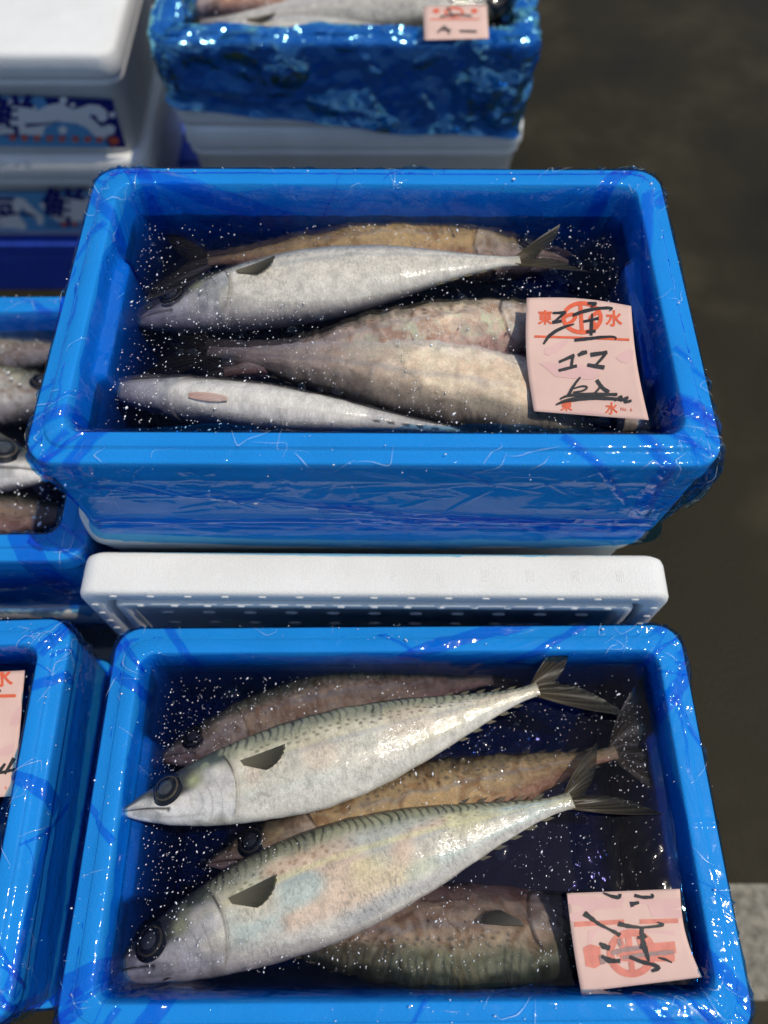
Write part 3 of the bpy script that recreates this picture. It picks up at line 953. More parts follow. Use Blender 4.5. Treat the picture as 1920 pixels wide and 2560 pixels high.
for k in range(9):
    a = 120 + k * 124 + rng.uniform(-8, 8); b = 582 + k * 3
    it.append((*ribbon([(a - 38, b - 18), (a + 34, b - 22)], [20]), RED, 'red_letter', 4))
    it.append((*ribbon([(a - 20 + rng.uniform(-15, 15), b - 28), (a + rng.uniform(-10, 20), b + 30)], [24]), RED, 'red_letter', 5))
    it.append((*ribbon([(a - 30, b + 18), (a + 30, b + 6)], [18]), RED, 'red_letter', 6))
it.append((*disc(1122, 612, 48, 44), RED, 'red_seal', 4))
YL = YW + .0075
print_on_wall(it, (0, 200, 3.95), wtop, YL - .003, 0.075)
it = []
it.append((*POLY([(-1400, 210), (1330, 200), (1500, 780), (-1400, 790)]), LBLUE, 'print_field', 0))
it.append((*POLY([(-900, 300), (-300, 260), (150, 270), (330, 300), (470, 450), (600, 560), (590, 680), (520, 690), (500, 600), (400, 540), (300, 420), (260, 560), (370, 700), (330, 770), (200, 740), (-900, 760)]), WPRINT, 'wave_print', 1))
it.append((*POLY([(540, 400), (680, 230), (900, 270), (1150, 230), (1330, 420), (1250, 620), (1050, 640), (800, 640), (650, 520)]), WPRINT, 'wave_print', 1))
it.append((*glyph_at('鮮', 880, 430, 590, 19, 1.05), NAVY, 'brush_character', 2))
it.append((*glyph_at('海', -60, 480, 560, 11, 1.0), NAVY, 'brush_character', 2))
it.append((*ribbon([(180, 520), (330, 520), (520, 560)], [10, 60, 10]), NAVY, 'brush_tail', 2))
for a in (880, 1030, 1180):
    it.append((*ribbon([(a - 50, 670), (a + 45, 672)], [26]), RED, 'red_letter', 3))
    it.append((*ribbon([(a - 15, 645), (a + 10, 730)], [34]), RED, 'red_letter', 4))
print_on_wall(it, (0, 440, 5.53), wbot, YL - .003, 0.075)

# ------------------------------------------------------------------ fish
PS = np.array([0, .012, .03, .06, .10, .15, .22, .30, .38, .46, .54, .62, .70, .78, .85, .91, .955, .985, 1.0])
PDOR = np.array([.004, .010, .018, .030, .046, .062, .079, .093, .101, .103, .099, .089, .074, .055, .038, .024, .0165, .0155, .0175])
PVEN = np.array([.004, .012, .022, .036, .052, .067, .082, .095, .104, .107, .102, .090, .073, .053, .036, .023, .0165, .0155, .0175])
PTHK = np.array([.004, .010, .017, .027, .038, .048, .057, .063, .066, .066, .062, .055, .045, .032, .022, .0145, .0105, .0075, .0055])

def smooth_interp(x, xp, fp):
    # monotone-ish cubic through the table
    y = np.interp(x, xp, fp)
    k = np.ones(9) / 9
    yp = np.r_[np.full(4, y[0]), y, np.full(4, y[-1])]
    return np.convolve(yp, k, 'valid') * .8 + y * .2

def mixc(a, b, t):
    return a + (np.asarray(b) - a) * np.asarray(t)[..., None]

def fish_colors(s, q, L, style, seed, sunk=False):
    """s 0..1 along, q -1 belly .. +1 back; skin colours, with painted caustic veins when sunk, and how speckled it is"""
    X, Y = s * L, q * .10 * L
    n1 = fbm(X * 40, Y * 40, seed, seed, 3)
    n2 = vnoise(X * 130, Y * 90, seed, seed + 3)
    belly, flank, back = np.array([.72, .67, .57]), np.array([.67, .62, .50]), np.array([.27, .28, .17])
    if style == 'blue': back, flank = np.array([.24, .29, .31]), np.array([.70, .64, .53])
    if style == 'pale': back, flank, belly = np.array([.40, .39, .35]), np.array([.62, .57, .49]), np.array([.74, .70, .62])
    if style == 'deep': back, flank, belly = np.array([.10, .13, .08]), np.array([.58, .43, .28]), np.array([.72, .44, .32])
    if style == 'gold': back, flank, belly = np.array([.26, .21, .10]), np.array([.66, .46, .22]), np.array([.62, .36, .22])
    if style == 'pink': back, flank, belly = np.array([.30, .28, .18]), np.array([.88, .67, .49]), np.array([.84, .54, .43])
    if style == 'cream': back, flank, belly = np.array([.30, .26, .19]), np.array([.82, .65, .47]), np.array([.86, .75, .64])
    c = np.broadcast_to(flank, s.shape + (3,)).copy()
    c = mixc(c, belly, sstep(-.15, -.75, q + .10 * n1))
    c = mixc(c, back, .85 * sstep(.30, .74, q + .06 * n1))
    c = mixc(c, back * .30, sstep(.86, .97, q + .03 * n1))
    # wavy dark bars on the back, finest at the top edge
    strong = {'blue': .4, 'pale': .25, 'cream': .15, 'irid': 1.0, 'green': .95}.get(style, .8)
    ph = X * 2 * np.pi / .0074 + 1.4 * np.sin(Y * 260 + 2) + 2.8 * fbm(X * 45, Y * 70, 3, seed + 8, 2) + 85 * Y
    bars = sstep(.10, .9, np.sin(ph)) * sstep(.56, .84, q + .16 * n2) * sstep(.20, .27, s) * (.9 + .4 * n1)
    c = mixc(c, np.array([.04, .05, .035]), strong * np.clip(bars, 0, 1))
    for row, per, rad, amt in ((.44, .0098, .0023, .9), (.55, .0083, .0021, .85), (.33, .0125, .0016, .45)):
        rq = row - .03 * np.sin(s * 5)
        cell = np.floor(X / per)
        hx_, hy_ = _hash(cell, cell * 0, cell * 0 + row * 100, seed), _hash(cell, cell * 0 + 3, cell * 0 + row * 100, seed)
        d = np.hypot((X - (cell + .5 + .35 * (hx_ - .5)) * per) / rad, (q - rq - .10 * (hy_ - .5)) / .032)
        c = mixc(c, np.array([.07, .08, .065]), amt * strong * sstep(1.3, .5, d) * sstep(.27, .33, s))
    c = mixc(c, np.array([.33, .36, .38]), .40 * sstep(.12, .02, np.abs(q - .22 - .05 * n1)) * sstep(.28, .4, s))
    if style in ('irid', 'green'):
        k = 1.0 if style == 'irid' else .40
        i1 = sstep(.05, .5, vnoise(X * 22, Y * 45, 1, seed + 21)); i2 = sstep(.05, .5, vnoise(X * 26, Y * 40, 2, seed + 22)); i3 = sstep(.0, .5, vnoise(X * 20, Y * 50, 3, seed + 23))
        zone = sstep(-.75, -.45, q) * sstep(.75, .5, q) * sstep(.25, .3, s) * k
        c = mixc(c, np.array([.76, .47, .30]), .50 * i1 * zone)
        c = mixc(c, np.array([.42, .56, .54]), .55 * i2 * zone)
        c = mixc(c, np.array([.68, .62, .30]), .50 * i3 * zone)
        c = mixc(c, np.array([.72, .66, .36]), .60 * zone * sstep(.09, .02, np.abs(q - .30)))
        c = mixc(c, np.array([.22, .24, .29]), .40 * k * sstep(-.52, -.72, q) * sstep(-.95, -.8, q) * (.5 + .5 * n1) * sstep(.3, .4, s))
    spk = sstep(.52, .30, q) * sstep(-1.0, -.75, q) * sstep(.27, .31, s) * sstep(.99, .9, s) * {'pale': .28, 'blue': .36}.get(style, .44) * (.75 + .35 * n1)
    spk = np.maximum(spk, .75 * sstep(.45, .6, q) * sstep(.27, .31, s) * sstep(-.4, .4, n1))
    # ---- head
    sg = .270 - .035 * (q - .1) ** 2 - .012 * q
    hd = sstep(.006, -.006, s - sg) * (.45 if sunk else 1.0)
    hc = np.broadcast_to(np.array([.60, .57, .52]), c.shape).copy()
    hc = mixc(hc, np.array([.70, .67, .63]), sstep(.0, -.4, q))
    hc = mixc(hc, np.array([.34, .34, .33]), .75 * sstep(-.05, .6, n1 + .4 * n2) * sstep(.5, .2, q))
    hc = mixc(hc, np.array([.60, .54, .34]), .35 * sstep(.0, .5, vnoise(X * 60, Y * 70, 6, seed + 31)) * sstep(.12, .2, s))
    for s_, b_, w_, a_ in ((.235, .05, .0016, .5), (.190, .09, .0014, .4), (.165, .02, .0012, .3)):
        ar = np.exp(-((s - (s_ - b_ * (q + .30) ** 2) - .002 * n2) / w_) ** 2) * sstep(.20, .0, q) * sstep(-.95, -.75, q)
        hc = mixc(hc, np.array([.30, .28, .25]), a_ * ar)
    hc = mixc(hc, np.array([.10, .115, .085]), sstep(.30, .66, q + .10 * n1))
    hc = mixc(hc, np.array([.34, .36, .22]), .7 * sstep(.45, .6, q) * sstep(.90, .75, q) * sstep(-.2, .5, n2) * sstep(.10, .16, s))
    eyed = np.hypot((s - .128) / .060, (q - .42) / .42)
    hc = mixc(hc, np.array([.045, .045, .042]), sstep(1.35, .75, eyed + .15 * n1))
    gp = np.exp(-(((s - .182) / .017) ** 2 + ((q - .30) / .22) ** 2))
    hc = mixc(hc, np.array([.46, .48, .26]) * (1 + .3 * n2[..., None]), .85 * gp)
    gd = np.exp(-(((s - .215) / .016) ** 2 + ((q - .22) / .20) ** 2))
    hc = mixc(hc, np.array([.16, .16, .14]), .55 * gd * sstep(-.4, .5, n2))
    hc = mixc(hc, np.array([.10, .10, .10]), .9 * sstep(.10, .02, s) * sstep(.15, .85, q + .1 * n2))
    c = mixc(c, hc, hd)
    # gill slit, preopercle, mouth (dark lines of the animal)
    gl = np.exp(-((s - sg) / .0030) ** 2) * sstep(-.92, -.75, q) * sstep(.78, .62, q)
    c = mixc(c, np.array([.06, .055, .05]), gl * (.55 + .45 * sstep(.0, .35, q)))
    pre = np.exp(-((s - (.212 - .06 * (q + .35) ** 2)) / .002) ** 2) * sstep(.15, -.05, q) * sstep(-.95, -.8, q)
    c = mixc(c, np.array([.33, .31, .28]), .6 * pre)
    jaw = np.exp(-((q + .72) / .05) ** 2) * sstep(.05, .09, s) * sstep(.22, .16, s)
    c = mixc(c, np.array([.36, .34, .31]), .5 * jaw)
    mq = -.05 - 3.4 * s
    mo = np.exp(-((q - mq) / .055) ** 2) * sstep(.120, .108, s)
    c = mixc(c, np.array([.025, .023, .022]), .95 * mo)
    mx = np.exp(-((s - .113 - .02 * (q + .42)) / .003) ** 2) * sstep(.14, .06, np.abs(q + .45))
    c = mixc(c, np.array([.05, .045, .04]), .8 * mx)
    c = mixc(c, np.array([.28, .25, .17]), .6 * sstep(.94, 1.0, s))
    if sunk:
        w1 = fbm(X * 60 + 1.5 * n1, Y * 90 + 1.5 * n2, 4, seed + 60, 3)  # lighter and darker veins painted in like caustics under water
        c = mixc(c, c * np.array([.78, .66, .58]), (.35 if style == 'cream' else 1.0) * sstep(.05, .6, w1)); c = mixc(c, np.clip(c * np.array([1.2, 1.15, 1.05]), 0, .8), (.35 if style == 'cream' else 1.0) * sstep(-.1, -.7, w1))
        spk = spk * .35
    return np.clip(c, .005, .9), np.clip(spk, 0, 1) * (1 - hd)

def set_attr(o, name, typ, arr):
    a = o.data.attributes.new(name, typ, 'POINT')
    key = 'color' if 'COLOR' in typ else 'vector'
    a.data.foreach_set(key, np.ascontiguousarray(arr, dtype=np.float32).ravel())

def frame(nose, tail, dorsal_hint):
    x = np.array(tail) - np.array(nose); L = np.linalg.norm(x); x = x / L
    y = np.array(dorsal_hint, float); y = y - x * np.dot(x, y); y /= np.linalg.norm(y)
    z = np.cross(x, y)
    return Matrix(((x[0], y[0], z[0], nose[0]), (x[1], y[1], z[1], nose[1]), (x[2], y[2], z[2], nose[2]), (0, 0, 0, 1))), L

def fin_mesh(name, rays, parent, thick_col=(.045, .044, .036), tipcol=(.040, .038, .030), zig=.0006):
    """rays: list of polylines (k points each) forming a fan; a folded sheet with raised rays"""
    Rr_ = np.array(rays)                       # (nr, k, 3)
    nr, k, _ = Rr_.shape
    fine = []
    for i in range(nr - 1):
        for t in (0, .5):
            p = Rr_[i] * (1 - t) + Rr_[i + 1] * t
            p = p.copy(); p[:, 2] += zig if t == 0 else -zig
            if t == .5: p[-1] = p[-1] * .96 + p[-2] * .04
            fine.append(p)
    last = Rr_[-1].copy(); last[:, 2] += zig
    fine.append(last)
    P = np.array(fine)
    n = len(P)
    o = mesh_obj(name, P.reshape(-1, 3), grid_faces(n, k), FIN, parent)
    t = np.linspace(0, 1, k)[None, :, None]
    rc = (np.arange(n) % 2)[:, None, None]
    col = np.array(thick_col) * (1 - t) + np.array(tipcol) * t
    col = np.broadcast_to(col, (n, k, 3)) * (1.5 - .95 * rc)
    set_attr(o, 'Col', 'FLOAT_COLOR', np.concatenate([np.clip(col, 0, 1), np.ones((n, k, 1))], -1))
    return o

def mackerel(nose, tail, label, dorsal=(0, 1, 0), side=1, style='green', seed=1, fat=1.0, ns=300, nq=120, crinkle=0.0, bend=0.0, group='mackerel', eye=True, pect=True, lobes=((50, .20), (-50, .22)), tail_up=0.0, pelvic=False):
    M, L = frame(nose, tail, dorsal)
    root = bpy.data.objects.new('mackerel', None); root.empty_display_size = .02
    COL.objects.link(root)
    root.matrix_world = M
    tag(root, label, 'fish', group)
    s1 = np.linspace(0, 1, ns) ** 1.0
    a1 = np.linspace(0, 2 * np.pi, nq, endpoint=False)
    s, a = np.meshgrid(s1, a1, indexing='ij')
    dor, ven, th = [smooth_interp(s1, PS, t)[:, None] * L for t in (PDOR, PVEN, PTHK)]
    dor, ven, th = dor * fat, ven * fat, th * (0.5 + .5 * fat)
    ca, sa = np.cos(a), np.sin(a)
    # slightly keeled section
    yy = np.where(ca > 0, dor, ven) * np.sign(ca) * np.abs(ca) ** .92
    zz = th * np.sign(sa) * np.abs(sa) ** .88
    q = np.sign(ca) * np.abs(ca) ** .92
    x = s * L
    by = bend * L * (4 * s * (1 - s))
    # relief: gill cover step, mouth groove, eye socket
    sg = .270 - .035 * (q - .1) ** 2 - .012 * q
    rel = .0016 * sstep(-.07, -.004, s - sg) * sstep(.002, -.002, s - sg) * sstep(.8, .5, np.abs(q + .1))
    rel += -.0012 * np.exp(-((s - sg - .003) / .003) ** 2) * sstep(.8, .5, np.abs(q + .1))
    mq = -.05 - 3.4 * s
    rel += -.0020 * np.exp(-((q - mq) / .06) ** 2) * sstep(.120, .108, s)
    rel += .0006 * fbm(x * 60, yy * 60, zz * 60, seed, 2)
    if crinkle:  # relief shaped to imitate wavering refraction through the water
        wx_, wy_ = x + .012 * vnoise(x * 45, yy * 45, 0, seed + 44), yy + .012 * vnoise(x * 45, yy * 45, 5, seed + 45)
        rel += crinkle * (.8 * fbm(x * 50, yy * 50, zz * 30, seed + 40, 2) + 1.6 * (1 - 3 * np.abs(vnoise(wx_ * 55, wy_ * 95, zz * 15, seed + 41))).clip(-.5, 1) + .4 * (1 - 2.4 * np.abs(vnoise(wx_ * 120, wy_ * 150, zz * 15, seed + 42))))
    rel = rel * np.minimum(1.0, th / .014)
    nrm = np.stack([0 * x, yy / np.maximum(dor, 1e-5), zz / np.maximum(th, 1e-5)], -1)
    nrm /= np.linalg.norm(nrm, axis=-1, keepdims=True) + 1e-9
    P = np.stack([x, yy + by, zz], -1) + nrm * rel[..., None]
    n, m = s.shape
    fc = []
    i = np.arange(n - 1)[:, None]; j = np.arange(m)[None, :]
    j2 = (j + 1) % m
    F = np.stack([i * m + j, i * m + j2, (i + 1) * m + j2, (i + 1) * m + j], -1).reshape(-1, 4)
    faces = [tuple(t) for t in F] + [tuple(range(m))[::-1], tuple((n - 1) * m + k for k in range(m))]
    body = mesh_obj('body', P.reshape(-1, 3), faces, FISHW if crinkle > 0 else FISHM, root)
    qw, sw = q, s
    if crinkle:      # skin markings warped to imitate refraction by the water
        qw = q + .10 * vnoise(x * 90, yy * 90, zz * 40, seed + 50) * min(1, crinkle / .0015)
        sw = s + .012 * vnoise(x * 90, yy * 90, zz * 40, seed + 51) * min(1, crinkle / .0015)
    c, spk = fish_colors(sw, qw, L, style, seed, crinkle > 0)
    set_attr(body, 'Col', 'FLOAT_COLOR', np.concatenate([c, spk[..., None]], -1).reshape(-1, 4))
    set_attr(body, 'SQ', 'FLOAT_VECTOR', np.stack([x, yy, np.sign(zz) * .3], -1).reshape(-1, 3))
    zs = lambda sv, yv: side * float(np.interp(sv, s1, th[:, 0])) * math.sqrt(max(0.05, 1 - (yv / float(np.interp(sv, s1, dor[:, 0]))) ** 2))
    # eye: dark ball, pale ring, lens
    if eye:
        se, ye = .116, .0185 * L
        re = .0390 * L
        ze = zs(se, ye)
        def dome(name, r0, h, z, mt, par, rin=0.0):
            aa = np.linspace(0, 2 * np.pi, 28, endpoint=False)
            rr = np.linspace(rin, 1, 7)
            V = [(r0 * k * math.cos(t), r0 * k * math.sin(t) * .94, side * h * (1 - k * k)) for k in rr for t in aa]
            Ff = [(i * 28 + j, i * 28 + (j + 1) % 28, (i + 1) * 28 + (j + 1) % 28, (i + 1) * 28 + j) for i in range(6) for j in range(28)]
            if rin == 0: pass
            o = mesh_obj(name, V, Ff, mt, par)
            o.location = (se * L, ye + 4 * bend * L * se * (1 - se), z)
            o.rotation_euler = (side * -.30, side * -.24, 0)
            return o
        e = dome('eye', re, .0050, ze - side * .0012, EYEB, root)
        for nm, r0, h, dz, mt, rin in (('iris', re * .76, .0030, .0026, EYER, .86), ('pupil', re * .42, .0016, .0042, EYEL, 0)):
            aa = np.linspace(0, 2 * np.pi, 28, endpoint=False); rr = np.linspace(rin, 1, 7)
            V = [(r0 * k * math.cos(t) + .03 * r0, r0 * k * math.sin(t) * .94, side * h * (1 - k * k)) for k in rr for t in aa]
            Ff = [(i * 28 + j, i * 28 + (j + 1) % 28, (i + 1) * 28 + (j + 1) % 28, (i + 1) * 28 + j) for i in range(6) for j in range(28)]
            o = mesh_obj(nm, V, Ff, mt, e); o.location = (0, 0, side * dz)
    if pect and (crinkle == 0 or pect == 'show'):
        s0, y0 = .288, .034 * L
        rays = []
        for k in range(15):
            t = k / 14
            ang = R(3) - R(30) * t
            ln = L * .106 * (1 - .50 * t ** 1.4) * (1 + .02 * math.sin(k * 2.7 + seed))
            b0 = np.array([s0 * L + .006 * L * t, y0 - .013 * L * t])
            line = []
            for u in np.linspace(0, 1, 8):
                px_, py_ = b0[0] + math.cos(ang) * ln * u, b0[1] + math.sin(ang) * ln * u + by[0, 0] * 0 + 4 * bend * L * (px_s := (b0[0] + math.cos(ang) * ln * u) / L) * (1 - px_s)
                yv = py_ - 4 * bend * L * px_s * (1 - px_s)
                line.append((px_, py_, zs(px_ / L, yv * .9) + side * (.0012 + (.004 if crinkle else 0) + .0050 * u * u * (1 - .8 * t))))
            rays.append(line)
        fin_mesh('pectoral_fin', rays, root, (.16, .15, .12), (.018, .017, .014), .0007)
    # tail fin
    rays = []
    (au, lu), (al, ll) = lobes
    for k in range(17):
        t = k / 16 * 2 - 1            # -1 lower .. +1 upper
        f_ = abs(t)
        ang = R(au) * t if t > 0 else R(al) * -t
        lmax = (lu if t > 0 else ll) * L
        ln = lmax * (.30 + .70 * f_ ** 1.5)
        line = []
        for u in np.linspace(0, 1, 9):
            aa = ang * (1.0 - .22 * u)
            line.append((L * .985 + math.cos(aa) * ln * u, .013 * L * t * (1 - u) + math.sin(aa) * ln * u, .002 * math.sin(u * 3 + k) + tail_up * L * u * u))
        rays.append(line)
    fin_mesh('tail_fin', rays, root, (.075, .058, .032), (.018, .018, .014), .0005)
    # finlets above and below the tail root, first dorsal folded
    V, Ff = [], []
    for sg_, hh in ((1, dor), (-1, ven)):
        for k in range(5):
            sv = .775 + k * .037
            y_ = sg_ * float(np.interp(sv, s1, hh[:, 0])) * .97 + 4 * bend * L * sv * (1 - sv)
            b = len(V)
            V += [(sv * L, y_, 0), ((sv + .016) * L, y_ - sg_ * .004 * L, .0008), ((sv + .030) * L, y_ + sg_ * .0035 * L, 0), ((sv + .012) * L, y_ + sg_ * .0045 * L, -.0006)]
            Ff += [(b, b + 1, b + 2, b + 3)]
    o = mesh_obj('finlets', V, Ff, FIN, root)
    set_attr(o, 'Col', 'FLOAT_COLOR', np.tile([.16, .14, .09, 1], (len(V), 1)))
    if pelvic:
        rays = []
        for k in range(7):
            t = k / 6
            line = []
            for u in np.linspace(0, 1, 6):
                xx = L * (.30 + .11 * u); zz_ = side * (.006 + (.5 - t) * .024 * math.sin(math.pi * (.12 + .76 * u)) ** .6) * L
                line.append((xx, -float(np.interp(xx / L, s1, ven[:, 0])) * math.sqrt(max(.1, 1 - (zz_ / float(np.interp(xx / L, s1, th[:, 0]))) ** 2)) - .0012 - .001 * math.sin(u * math.pi), zz_))
            rays.append(line)
        o = fin_mesh('pelvic_fin', rays, root, (.58, .36, .30), (.66, .50, .43), .0003)
    return root

def P_(x, y, z): return on_z(x, y, z)
W1, W2, W3, W4, W5 = Z1 - .019, Z2 - .033, Z3 - .026, Z4 - .040, Z5 - .028

# box 1
mackerel(P_(303, 2032, W1 + .006), P_(1345, 1722, W1 + .010), 'upper whole mackerel in nearest box, nose touching the left rim, eye showing clearly', style='green', seed=3, ns=440, nq=176, fat=1.0, bend=-.012, lobes=((48, .19), (-40, .23)))
mackerel(P_(262, 2440, W1 - .040), P_(1430, 2000, W1 + .006), 'lower plump iridescent mackerel in nearest box, its head sunk under the icy water', style='irid', seed=8, ns=440, nq=176, fat=1.04, bend=.018, lobes=((48, .15), (-32, .20)), tail_up=-.03)
mackerel(P_(395, 1900, W1 - .044), P_(1230, 1700, W1 - .040), 'dim submerged mackerel at the back of nearest box, behind the upper fish', style='deep', seed=12, crinkle=.0008, bend=.03, lobes=((40, .16), (-40, .16)))
mackerel(P_(520, 2160, W1 - .045), P_(1540, 1880, W1 - .020), 'golden submerged mackerel between the two whole fish, dark tail against the right wall', style='gold', seed=15, crinkle=.0010, fat=.95, lobes=((58, .24), (-62, .24)))
mackerel(P_(1590, 2330, W1 - .038), P_(580, 2330, W1 - .044), 'large submerged mackerel at the front of nearest box, dark green back towards the front rim', dorsal=(0, -.80, .60), style='deep', seed=19, crinkle=.0009, fat=1.25, bend=.01, pect='show')
# box 2
mackerel(P_(335, 810, W2 - .034), P_(1300, 652, W2 + .008), 'uppermost pale mackerel in the middle box, forked tail at right, head under water', style='blue', seed=23, ns=360, nq=110, fat=1.02, bend=.035, lobes=((46, .17), (-30, .20)))
mackerel(P_(1420, 655, W2 - .030), P_(520, 655, W2 - .026), 'submerged mackerel along the back of middle box with its eye at the right', dorsal=(0, 1, 0), side=-1, style='gold', seed=27, crinkle=.0010, bend=.03, fat=.9)
mackerel(P_(1500, 800, W2 - .021), P_(560, 930, W2 - .034), 'crinkled pinkish mackerel in the middle box, its head under the flat pink tag', dorsal=(0, 1, 0), side=-1, style='pink', seed=31, crinkle=.0010, bend=.01, fat=1.0)
mackerel(P_(1640, 1075, W2 - .019), P_(520, 880, W2 - .034), 'pale grey bellied mackerel in middle box, lying below the crinkled pinkish one', dorsal=(0, -1, 0), style='cream', seed=37, crinkle=.0007, bend=-.02, fat=1.02)
mackerel(P_(248, 975, W2 - .034), P_(1150, 1078, W2 - .010), 'white belly-up mackerel with pink fin against the front rim of the middle box', dorsal=(.05, .45, -.8), style='pale', seed=41, bend=.0, fat=.95, pelvic=True, lobes=((28, .07), (-28, .07)), ns=300, nq=100)
# box 3
mackerel(P_(140, 1190, W3 - .004), P_(-820, 990, W3 - .02), 'dark eyed mackerel in the left box, head pointing right behind the middle box', dorsal=(0, 1, 0), side=-1, style='green', seed=47, ns=300, nq=100, fat=1.1)
mackerel(P_(230, 985, W3 - .028), P_(-700, 1010, W3 - .034), 'dark wet mackerel lying in the middle of the left box', dorsal=(0, 1, 0), side=-1, style='green', seed=49, crinkle=.0007, fat=1.05)
mackerel(P_(-640, 880, W3 - .032), P_(260, 880, W3 - .028), 'dim mackerel along the back wall of the left box', style='green', seed=53, crinkle=.0010, fat=1.0)
mackerel(P_(-700, 1300, W3 - .04), P_(250, 1290, W3 - .03), 'dark submerged mackerel along the front wall of the left box', style='deep', seed=55, crinkle=.0008, fat=1.0)
# box 4
mackerel(P_(-700, 2100, W4 - .012), P_(-90, 2060, W4 - .012), 'pale mackerel under the tag in the lower left box', style='pink', seed=59, crinkle=.0007, fat=1.1)
# box 5
mackerel(P_(1330, 10, W5 + .002), P_(500, 60, W5 - .01), 'pale mackerel in the far shiny blue box, pointing right to the tag', dorsal=(0, -1, 0), side=1, style='pale', seed=61, ns=140, nq=48)
mackerel(P_(420, 110, W5 - .006), P_(1120, 95, W5 - .002), 'mackerel along the front wall of the far shiny blue box', style='pale', seed=63, ns=140, nq=48)
mackerel(P_(380, 20, W5 - .02), P_(1050, -40, W5 - .02), 'dark mackerel at the left of the far shiny blue box', style='deep', seed=64, ns=140, nq=48, crinkle=.0008)

# ------------------------------------------------------------------ slush water and white grains painted as sun glints
def slush(root, zw, zrim, seed, label, res=.0016, amp=.00028, long=.0007):
    loc, yaw = root.location, root.rotation_euler[2]
    zl = zw - zrim + BH           # local level above box base
    hx, hy = HX - .0345, HY - .0345
    zb = .0300
    nx, ny = int(2 * hx / res), int(2 * hy / res)
    xs, ys = np.linspace(-hx, hx, nx), np.linspace(-hy, hy, ny)
    X, Y = np.meshgrid(xs, ys, indexing='ij')
    Z = amp * (fbm(X * 85, Y * 85, seed, seed, 3) + .9 * fbm(X * 190, Y * 170, seed, seed + 5, 2))
    Z += long * fbm(X * 45, Y * 50, 4, seed + 9, 2)
    Z += 1.4 * long * np.maximum(0, fbm(X * 28, Y * 28, 2, seed + 7, 2))
    top = np.stack([X, Y, zl + Z], -1).reshape(-1, 3)
    Ft = grid_faces(nx, ny)
    b = len(top)
    rim = [i * ny for i in range(nx)] + [(nx - 1) * ny + j for j in range(1, ny)] + [i * ny + ny - 1 for i in range(nx - 2, -1, -1)] + [j for j in range(ny - 2, 0, -1)]
    bot = top[rim].copy(); bot[:, 2] = zb
    n = len(rim)
    faces = [tuple(t) for t in Ft] + [(rim[(k + 1) % n], rim[k], b + k, b + (k + 1) % n) for k in range(n)] + [tuple(b + k for k in range(n))[::-1]]
    o = mesh_obj('slush_water', np.vstack([top, bot]), faces, WATER)
    o.location = loc; o.rotation_euler = (0, 0, yaw)
    tag(o, label, 'water', kind='stuff')
    return o

def glint_grains(root, zw, zrim, seed, label, count, size=.00075):  # opaque white grains placed as painted sparkles of sun on the water
    r = np.random.default_rng(seed)
    hx, hy = HX - .047, HY - .047
    xy = r.uniform(-1, 1, (count * 5, 2)) * [hx, hy]
    dens = fbm(xy[:, 0] * 22, xy[:, 1] * 22, seed, seed + 1, 3)
    keep = r.uniform(-.9, 1.1, len(xy)) < dens
    xy = xy[keep][:count]
    base = np.array([(1, 0, 0), (-1, 0, 0), (0, 1, 0), (0, -1, 0), (0, 0, 1), (0, 0, -1)], float)
    fb = np.array([(0, 2, 4), (2, 1, 4), (1, 3, 4), (3, 0, 4), (2, 0, 5), (1, 2, 5), (3, 1, 5), (0, 3, 5)])
    V, F = [], []
    for k, (x, y) in enumerate(xy):
        sz = size * r.lognormal(-.12, .45)
        a = r.normal(1.2, .5)
        sc = base * [sz * r.uniform(1, 1.9), sz * .8, sz * .7]
        ca, sa = math.cos(a), math.sin(a)
        p = np.c_[sc[:, 0] * ca - sc[:, 1] * sa, sc[:, 0] * sa + sc[:, 1] * ca, sc[:, 2]] + [x, y, zw - zrim + BH + .0006]
        V.append(p); F.append(fb + 6 * k)
    o = mesh_obj('glint_grains', np.vstack(V), np.vstack(F), GLINT)
    o.location = root.location; o.rotation_euler = (0, 0, root.rotation_euler[2])
    tag(o, label, 'ice', kind='stuff')
    return o

slush(b1, W1, Z1, 101, 'dark icy water filling the nearest fish box', amp=.00007, long=.00022)
slush(b2, W2, Z2, 103, 'dark icy water filling the middle fish box')
slush(b3, W3, Z3, 105, 'dark icy water filling the left fish box', res=.0026)
slush(b4, W4, Z4, 107, 'dark icy water filling the lower left fish box', res=.0026, amp=.0001, long=.0003)
slush(b5, W5, Z5, 109, 'dark icy water filling the far fish box', res=.005)
glint_grains(b1, W1, Z1, 201, 'tiny white grains painted as sun glints on water of the nearest box', 2600, .00044)
glint_grains(b2, W2, Z2, 203, 'tiny white grains painted as sun glints on water of the middle box', 2300, .00050)
glint_grains(b3, W3, Z3, 205, 'tiny white grains painted as sun glints on water of the left box', 900, .0009)
glint_grains(b4, W4, Z4, 207, 'tiny white grains painted as sun glints on water of the lower left box', 600)
glint_grains(b5, W5, Z5, 209, 'tiny white grains painted as sun glints on water of the far box', 500)

